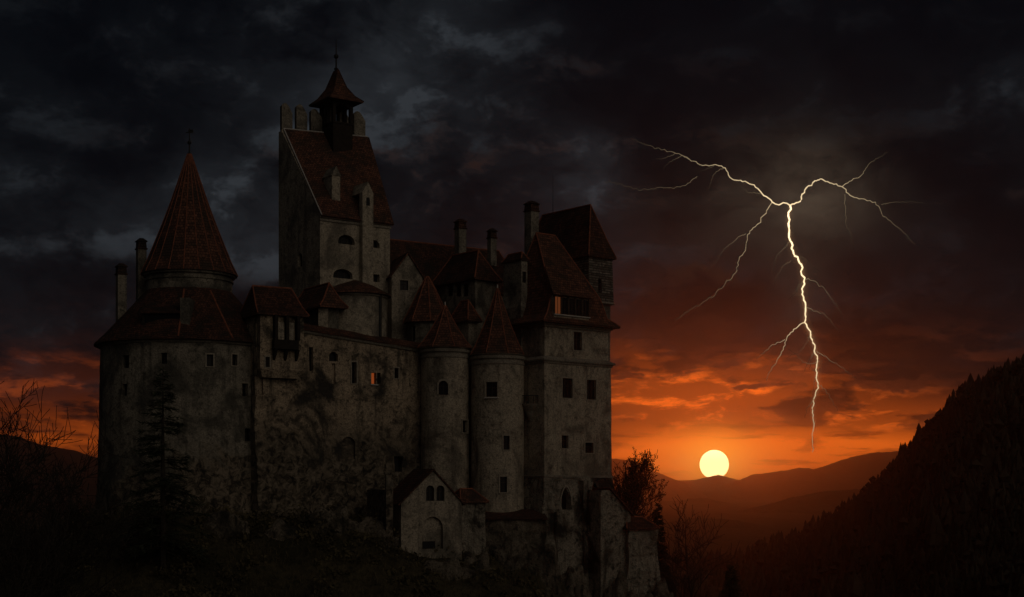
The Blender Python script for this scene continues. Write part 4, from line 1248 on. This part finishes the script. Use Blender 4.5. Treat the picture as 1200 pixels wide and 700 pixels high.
# larch behind the square tower, young spruces, bare tree at the right
hz = gz(723, 222) - 1
tw = bare_tree_meshes((zat(486, 222) - hz) * 0.64, 52, 4, 0.44, (-0.02, 0), 0.34, 14)
lr = random.Random(5); lf = MB(); LV = []; LF = []
for q in tw[1].v:
    if q[2] < 5 or lr.random() > 0.07: continue
    for k in range(2):
        a = Vector((lr.gauss(0, 1), lr.gauss(0, 1), lr.gauss(0, 1))).normalized() * lr.uniform(0.08, 0.17)
        b_ = a.cross(Vector((lr.gauss(0, 1), lr.gauss(0, 1), lr.gauss(0, 1)))).normalized() * 0.10
        c_ = Vector(q) + Vector((lr.gauss(0, 0.2), lr.gauss(0, 0.2), lr.gauss(0, 0.2)))
        o_ = len(LV); LV += [c_ - a, c_ - b_, c_ + a, c_ + b_]; LF.append((o_, o_ + 1, o_ + 2, o_ + 3))
lf.add(LV, LF); tw[0].add(tw[1].v, tw[1].f)
place_tree('leafy_tree', 723, 0, 222, (tw[0], lf), 'bushy rust-brown tree rising behind the right edge of the square tower', ('bark', 'larch'), z=hz)
for px, yd, top, rad, sd, lab in ((771, 230, 590, 3.2, 31, 'small dark spruce beside the rightmost annex'), (857, 215, 662, 3.0, 33, 'young spruce whose tip enters the bottom edge right of the bare tree'), (740, 236, 545, 4.0, 37, 'brownish spruce between the rust-brown tree and the rightmost annex')):
    hz = gz(px, yd) - 1
    place_tree('spruce_tree', px, 0, yd, conifer_meshes(zat(top, yd) - hz, rad, sd, 1.4, 0.25, 1.3, 0.2, 0.05), lab, ('bark', 'needle'), z=hz)
hz = gz(816, 224) - 0.5
place_tree('bare_tree', 816, 0, 224, bare_tree_meshes((zat(616, 224) - hz) * 0.93, 41, 3, 0.62, (0, 0), 0.34, 9), 'round-crowned bare tree below the sun, right of the castle rock', ('bark', 'bark'), z=hz)
hz = gz(790, 214) - 0.5
place_tree('bare_tree', 786, 0, 214, bare_tree_meshes((zat(655, 214) - hz) * 0.93, 43, 3, 0.7, (0, 0), 0.24, 9), 'small bare tree at the foot of the castle rock', ('bark', 'bark'), z=hz)

# ------------------------------------------------------------------ undergrowth on the castle slope: nobody could count it
def undergrowth():
    r = random.Random(8); V = []; Fc = []
    for k in range(1900):
        x = r.uniform(-85, 30); y = r.uniform(150, 197)
        d, t_ = seg_dist(x, y, AXIS)
        if d < 12.8: continue
        z = hill_z(x, y)
        if noise.noise(Vector((x, y, 0)) * 0.12) < -0.12: continue
        rad = r.uniform(0.5, 1.5) * (1.2 if x < -10 else 1.0)
        if d < 17: rad *= r.choice((0.8, 1.2, 1.9))
        for i in range(int(26 * rad)):
            u = Vector((r.gauss(0, 1), r.gauss(0, 1), abs(r.gauss(0, 0.8)))); u.normalize()
            q = Vector((x, y, z - 0.1)) + Vector((u.x * rad, u.y * rad, u.z * rad * 0.9)) * r.uniform(0.5, 1.0)
            s_ = r.uniform(0.14, 0.34)
            a = Vector((r.gauss(0, 1), r.gauss(0, 1), r.gauss(0, 1))).normalized() * s_
            b_ = a.cross(Vector((r.gauss(0, 1), r.gauss(0, 1), r.gauss(0, 1)))).normalized() * s_ * 0.7
            o_ = len(V); V += [q - a, q - b_, q + a, q + b_]; Fc.append((o_, o_ + 1, o_ + 2, o_ + 3))
    for k in range(30000):                 # long dry grass
        x = r.uniform(-85, 25); y = r.uniform(152, 197)
        d, t_ = seg_dist(x, y, AXIS)
        if d < 11.6: continue
        z = hill_z(x, y); h_ = r.uniform(0.3, 0.9); a = r.uniform(0, 6.28)
        b_ = Vector((math.cos(a), math.sin(a), 0)) * 0.05; tp = Vector((x + r.gauss(0, 0.25), y + r.gauss(0, 0.25), z + h_))
        o_ = len(V); p_ = Vector((x, y, z - 0.05)); V += [p_ - b_, p_ + b_, tp]; Fc.append((o_, o_ + 1, o_ + 2))
    mb = MB(); mb.add(V, Fc)
    return mb.build('undergrowth', M['shrub'], uv=False)
tag(undergrowth(), kind='stuff')

# ------------------------------------------------------------------ crags breaking out at the castle's foot
def outcrop(px, yd, sx, sy, sz, seed, sink=0.5):
    x = (px - 600) / F * yd; z0 = max(hill_z(x, yd), ground_z(x, yd))
    bmh = bmesh.new(); bmesh.ops.create_icosphere(bmh, subdivisions=5, radius=1.0)
    off_ = Vector((seed * 7.3, seed * 3.1, seed * 1.7))
    for v in bmh.verts:
        p = v.co.copy(); cell = noise.voronoi(p * 1.5 + off_)[0]; f = 0.85 + 0.28 * noise.fractal(p * 0.9 + off_, 1.0, 2.1, 3) + 0.38 * (cell[1] - cell[0]) + 0.07 * noise.fractal(p * 3.0 + off_, 1.0, 2.1, 3)
        q = p * f
        v.co = Vector((q.x * sx, q.y * sy, (q.z - sink) * sz))
    me = bpy.data.meshes.new('rock_outcrop'); bmh.to_mesh(me); bmh.free(); me.materials.append(M['rock_dark'])
    o = bpy.data.objects.new('rock_outcrop', me); C.objects.link(o); o.location = (x, yd, z0)
    tag(o, 'rough grey rock outcrop breaking through the grass at the foot of the castle', 'rock', 'rock outcrops at the castle foot')
for a in ((262, 187, 4.2, 2.2, 3.4, 1), (330, 188.5, 4.8, 2.2, 4.0, 2), (395, 192, 4.6, 2.4, 4.6, 3), (437, 192, 3.4, 2.4, 4.2, 5),
          (520, 188.5, 4.2, 2.0, 3.6, 6), (556, 192, 3.0, 2.2, 5.0, 7), (600, 196, 4.0, 2.6, 4.8, 8), (635, 197, 3.2, 2.6, 6.5, 9), (676, 200, 2.8, 2.4, 7.0, 10),
          (728, 203, 3.4, 2.6, 7.5, 11), (764, 206, 3.6, 3.0, 7.5, 12), (785, 209, 3.4, 3.0, 6.0, 15)):
    outcrop(*a)

# ------------------------------------------------------------------ forest on the right hill
def low_tree(r, h, w_, conifer):
    V = []; Fc = []
    n = 7
    if conifer:
        tiers = [(0.05, 1.0), (0.32, 0.80), (0.56, 0.55), (0.78, 0.30)]
        for zt_, rr_ in tiers:
            o_ = len(V); a0 = r.random() * 6
            for i in range(n):
                a = a0 + 6.283 * i / n; q = w_ * rr_ * r.uniform(0.6, 1.15)
                V.append((q * math.cos(a), q * math.sin(a), h * (zt_ + r.uniform(-0.05, 0.05))))
            V.append((0, 0, h * min(1.0, zt_ + 0.42)))
            for i in range(n): Fc.append((o_ + i, o_ + (i + 1) % n, o_ + n))
    else:
        for b_ in range(4):
            o_ = len(V)
            cx, cy, cz = r.gauss(0, 0.3) * w_, r.gauss(0, 0.3) * w_, h * r.uniform(0.45, 0.8)
            q = w_ * r.uniform(0.5, 0.8)
            for i in range(n):
                a = 6.283 * i / n; V.append((cx + q * math.cos(a) * r.uniform(0.7, 1.2), cy + q * math.sin(a) * r.uniform(0.7, 1.2), cz + r.uniform(-0.2, 0.2) * q))
            V.append((cx, cy, cz + q * r.uniform(0.7, 1.1))); V.append((cx, cy, cz - q))
            for i in range(n):
                Fc.append((o_ + i, o_ + (i + 1) % n, o_ + n)); Fc.append((o_ + (i + 1) % n, o_ + i, o_ + n + 1))
    return V, Fc
r = random.Random(77)
protos = [low_tree(r, 1, 0.25 + 0.03 * (i % 3), True) if i < 8 else low_tree(r, 1, 0.30, False) for i in range(9)]
V = []; Fc = []; count = 0
for k in range(26000):
    y = r.uniform(330, 1110); x = r.uniform(0.10 * y, 0.50 * y)
    z = wooded_z(x, y)
    if z < -56: 
        if r.random() < 0.35: continue
    if r.random() > min(1.0, 0.45 + y / 1500): continue
    gp = noise.noise(Vector((x, y, 7)) * 0.018)
    if gp < -0.22 and r.random() < 0.8: continue
    h = (r.uniform(6, 12) + (r.random() ** 3) * 8) * (1 + 0.35 * gp) if y > 500 else r.uniform(6, 11)
    pv, pf = protos[r.randrange(9)]
    ca, sa = math.cos(k), math.sin(k); s_ = h
    o_ = len(V)
    V += [(x + s_ * (a * ca - b_ * sa), y + s_ * (a * sa + b_ * ca), z - 0.5 + s_ * c_) for a, b_, c_ in pv]
    Fc += [tuple(i + o_ for i in f) for f in pf]
    count += 1
mb = MB(); mb.add(V, Fc); fo = mb.build('forest', M['forest'], uv=False)
tag(fo, kind='stuff')
# tallest conifers that stand out of the wood
cm = conifer_meshes(1.0 * 16, 3.0, 90, 0.5, 0.3, 1.1, 0.30, 0.0)
cme = [mb_.mesh(nm_, M[mt_], (0, 0, 0), False) for nm_, mb_, mt_ in zip(('trunk', 'crown'), cm, ('bark', 'forest'))]
spots = []
for px, yd in ((1137, 700), (1121, 705), (1150, 690), (1108, 720), (1176, 700), (1083, 760)): spots.append((px, yd, 1.15))
for px in (1186, 1168, 1148, 1127, 1108, 1092, 1075, 1061, 1050, 1041, 1027, 1014, 1001, 990, 972, 958, 941, 926, 910, 893, 877): spots.append((px + r.uniform(-4, 4), 1050 + r.uniform(-25, 15), r.uniform(0.65, 1.05)))
for i, (px, yd, s_) in enumerate(spots):
    x = (px - 600) / F * yd
    T = thing('conifer_tree', (x, yd, wooded_z(x, yd) - 0.5), 'dark conifer standing out of the wood on the right hill', 'tree', 'conifers standing out of the wood on the right hill')
    T.scale = (s_, s_, s_); T.rotation_euler = (0, 0, i * 1.3)
    for me_ in cme:
        o = bpy.data.objects.new(me_.name.split('.')[0], me_); C.objects.link(o); o.parent = T

# ------------------------------------------------------------------ setting sun
SY = 15000
sp_ = W(837, 544.5, SY)
so = MB().ball(tuple(sp_), 17 / F * SY, 40).build('setting_sun', glow('sun_fire', (1.0, 0.66, 0.27), 4.8), uv=False, loc=sp_)
for pl in so.data.polygons: pl.use_smooth = True
tag(so, 'glowing pale yellow disc of the sun setting in the saddle of the mountains', 'sun')

# ------------------------------------------------------------------ lightning
LY = 950.0
bolt_mat = glow('lightning_glow', (1.0, 0.76, 0.44), 1.0, 'glow')
BT = thing('lightning_bolt', W(952, 528, LY), 'branching white-gold lightning bolt striking down right of the sun', 'lightning')
def chan(name, pts, w0, w1, g0, g1, seed, parent, sub=5, amp=0.09):
    r_ = random.Random(seed)
    P_ = [Vector((px, py, 0)) for px, py in pts]
    full = []
    for i in range(len(P_) - 1):
        a, b_ = P_[i], P_[i + 1]; d = b_ - a; nrm_ = Vector((-d.y, d.x, 0))
        for k in range(sub):
            t_ = k / sub
            full.append(a.lerp(b_, t_) + (nrm_ * r_.uniform(-amp, amp) if k else Vector((0, 0, 0))))
    full.append(P_[-1])
    n = len(full); yy = 0; pts3 = []; rad = []; gl = []
    for i, q in enumerate(full):
        f = i / (n - 1)
        yy += r_.gauss(0, 2)
        pts3.append(W(q.x, q.y, LY + yy)); rad.append(0.63 * (w0 + (w1 - w0) * f) / 2 / F * LY); gl.append(g1 + (g0 - g1) * (1 - f) ** (1.0 if name == 'main_channel' else 1.5))
    mb = MB().tube(pts3, rad, 6)
    o = mb.build(name, bolt_mat, parent, uv=False)
    at = o.data.attributes.new('glow', 'FLOAT', 'POINT')
    for i, gval in enumerate(gl):
        for k in range(6): at.data[i * 6 + k].value = gval * (1 - 0.15 * (i % 3 == 1))
    return o
main = [(926, 241), (924, 262), (926, 282), (930, 297), (939, 310), (942, 330), (940, 345), (944, 362), (943, 378), (950, 392), (955, 408), (958, 424), (957, 440), (959, 455), (953, 470), (952, 484), (954, 496), (952, 512), (952, 530)]
chan('main_channel', main, 3.6, 1.3, 2.2, 0.22, 1, BT)
# halo light round the channel, put in as glowing volume tubes
def halo_tube(name, pts, rpx, dens):
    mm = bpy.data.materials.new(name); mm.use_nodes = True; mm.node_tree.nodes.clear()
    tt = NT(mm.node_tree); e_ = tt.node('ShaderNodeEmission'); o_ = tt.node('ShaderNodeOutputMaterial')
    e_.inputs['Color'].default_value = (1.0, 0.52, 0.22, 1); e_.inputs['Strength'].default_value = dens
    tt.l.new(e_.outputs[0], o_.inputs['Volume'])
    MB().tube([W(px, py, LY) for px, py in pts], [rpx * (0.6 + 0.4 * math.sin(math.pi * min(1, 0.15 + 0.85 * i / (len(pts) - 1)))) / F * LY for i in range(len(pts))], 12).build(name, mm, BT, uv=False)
halo_tube('glow', main[:-1], 3.0, 0.020); halo_tube('glow', main[:-2], 7.0, 0.0026)
left = [(926, 241), (905, 237), (893, 227), (884, 217), (870, 213), (858, 210), (850, 197), (838, 193), (820, 193), (808, 187), (792, 180), (775, 176), (757, 170), (742, 164)]
chan('branch', left, 2.4, 0.8, 1.25, 0.03, 2, BT)
chan('branch', [(926, 241), (938, 236), (943, 223), (955, 212), (963, 210), (975, 215), (987, 219), (996, 229), (1010, 233), (1026, 237), (1033, 250), (1046, 262), (1062, 275), (1072, 286)], 2.6, 0.8, 1.3, 0.04, 3, BT)
chan('branch', [(987, 219), (998, 212), (1010, 205), (1016, 196), (1026, 186), (1040, 179)], 1.3, 0.7, 0.5, 0.03, 4, BT)
chan('branch', [(905, 237), (898, 250), (885, 266), (876, 275), (874, 290), (866, 305), (862, 320), (850, 332), (838, 346), (822, 356), (806, 366), (792, 374)], 1.6, 0.8, 0.55, 0.05, 5, BT)
chan('branch', [(943, 378), (930, 386), (922, 396), (918, 410), (910, 424), (902, 436), (898, 446)], 1.8, 0.9, 0.85, 0.08, 6, BT)
chan('branch', [(920, 398), (905, 404), (896, 412), (886, 420)], 1.2, 0.7, 0.4, 0.05, 7, BT)
chan('branch', [(940, 325), (952, 329), (966, 338), (974, 350), (982, 362), (990, 376)], 1.1, 0.6, 0.26, 0.03, 8, BT)
chan('branch', [(945, 360), (955, 365), (966, 368), (976, 380), (984, 390)], 1.0, 0.6, 0.26, 0.03, 9, BT)
chan('branch', [(957, 412), (970, 420), (982, 428), (994, 436), (1004, 444)], 1.0, 0.6, 0.26, 0.03, 10, BT)
chan('branch', [(990, 228), (991, 245), (991, 262), (997, 275), (1000, 292)], 1.0, 0.6, 0.20, 0.03, 11, BT)
chan('branch', [(817, 207), (806, 215), (790, 221), (770, 220), (752, 223), (736, 219), (720, 214), (708, 213)], 1.0, 0.7, 0.16, 0.03, 12, BT)
chan('branch', [(874, 274), (864, 279), (856, 286), (848, 292), (842, 302), (834, 312)], 1.0, 0.6, 0.22, 0.03, 13, BT)
chan('branch', [(927, 305), (916, 314), (910, 326), (906, 340)], 0.9, 0.6, 0.15, 0.03, 14, BT)
chan('branch', [(958, 450), (968, 458), (976, 470), (982, 482)], 0.9, 0.6, 0.2, 0.03, 15, BT)
chan('branch', [(1033, 240), (1048, 237), (1064, 237), (1084, 239)], 0.9, 0.6, 0.14, 0.03, 16, BT)

fr_ = random.Random(12)
for k in range(16):
    src = (main, left)[k % 3 == 2]
    j = fr_.randrange(2, len(src) - 3); a = Vector((*src[j], 0)); dn = (Vector((*src[j + 1], 0)) - a).normalized()
    sgn = fr_.choice((-1, 1)); dn = (dn + Vector((-dn.y, dn.x, 0)) * sgn * fr_.uniform(0.5, 1.1)).normalized()
    pts = [(a.x, a.y)]; q = a.copy()
    for i in range(fr_.randint(3, 5)):
        dn = (dn + Vector((fr_.gauss(0, 0.3), fr_.gauss(0.1, 0.3), 0))).normalized()
        q = q + dn * fr_.uniform(6, 11); pts.append((q.x, q.y))
    chan('branch', pts, 0.9, 0.6, fr_.uniform(0.10, 0.24), 0.02, 40 + k, BT)

# ------------------------------------------------------------------ haze in the valley air
hm = bpy.data.materials.new('haze_air'); hm.use_nodes = True; hm.node_tree.nodes.clear()
t = NT(hm.node_tree)
pv = t.node('ShaderNodeVolumePrincipled'); oo = t.node('ShaderNodeOutputMaterial')
pv.inputs['Color'].default_value = (0.9, 0.88, 0.86, 1); pv.inputs['Density'].default_value = 0.00009
pv.inputs['Anisotropy'].default_value = 0.92
t.l.new(pv.outputs[0], oo.inputs['Volume'])
HB = MB().obox((-9000, -700, -400), (20000, 0, 0), (0, 12900, 0), (0, 0, 652))
hz_ = HB.build('haze', hm, uv=False)
tag(hz_, kind='stuff')
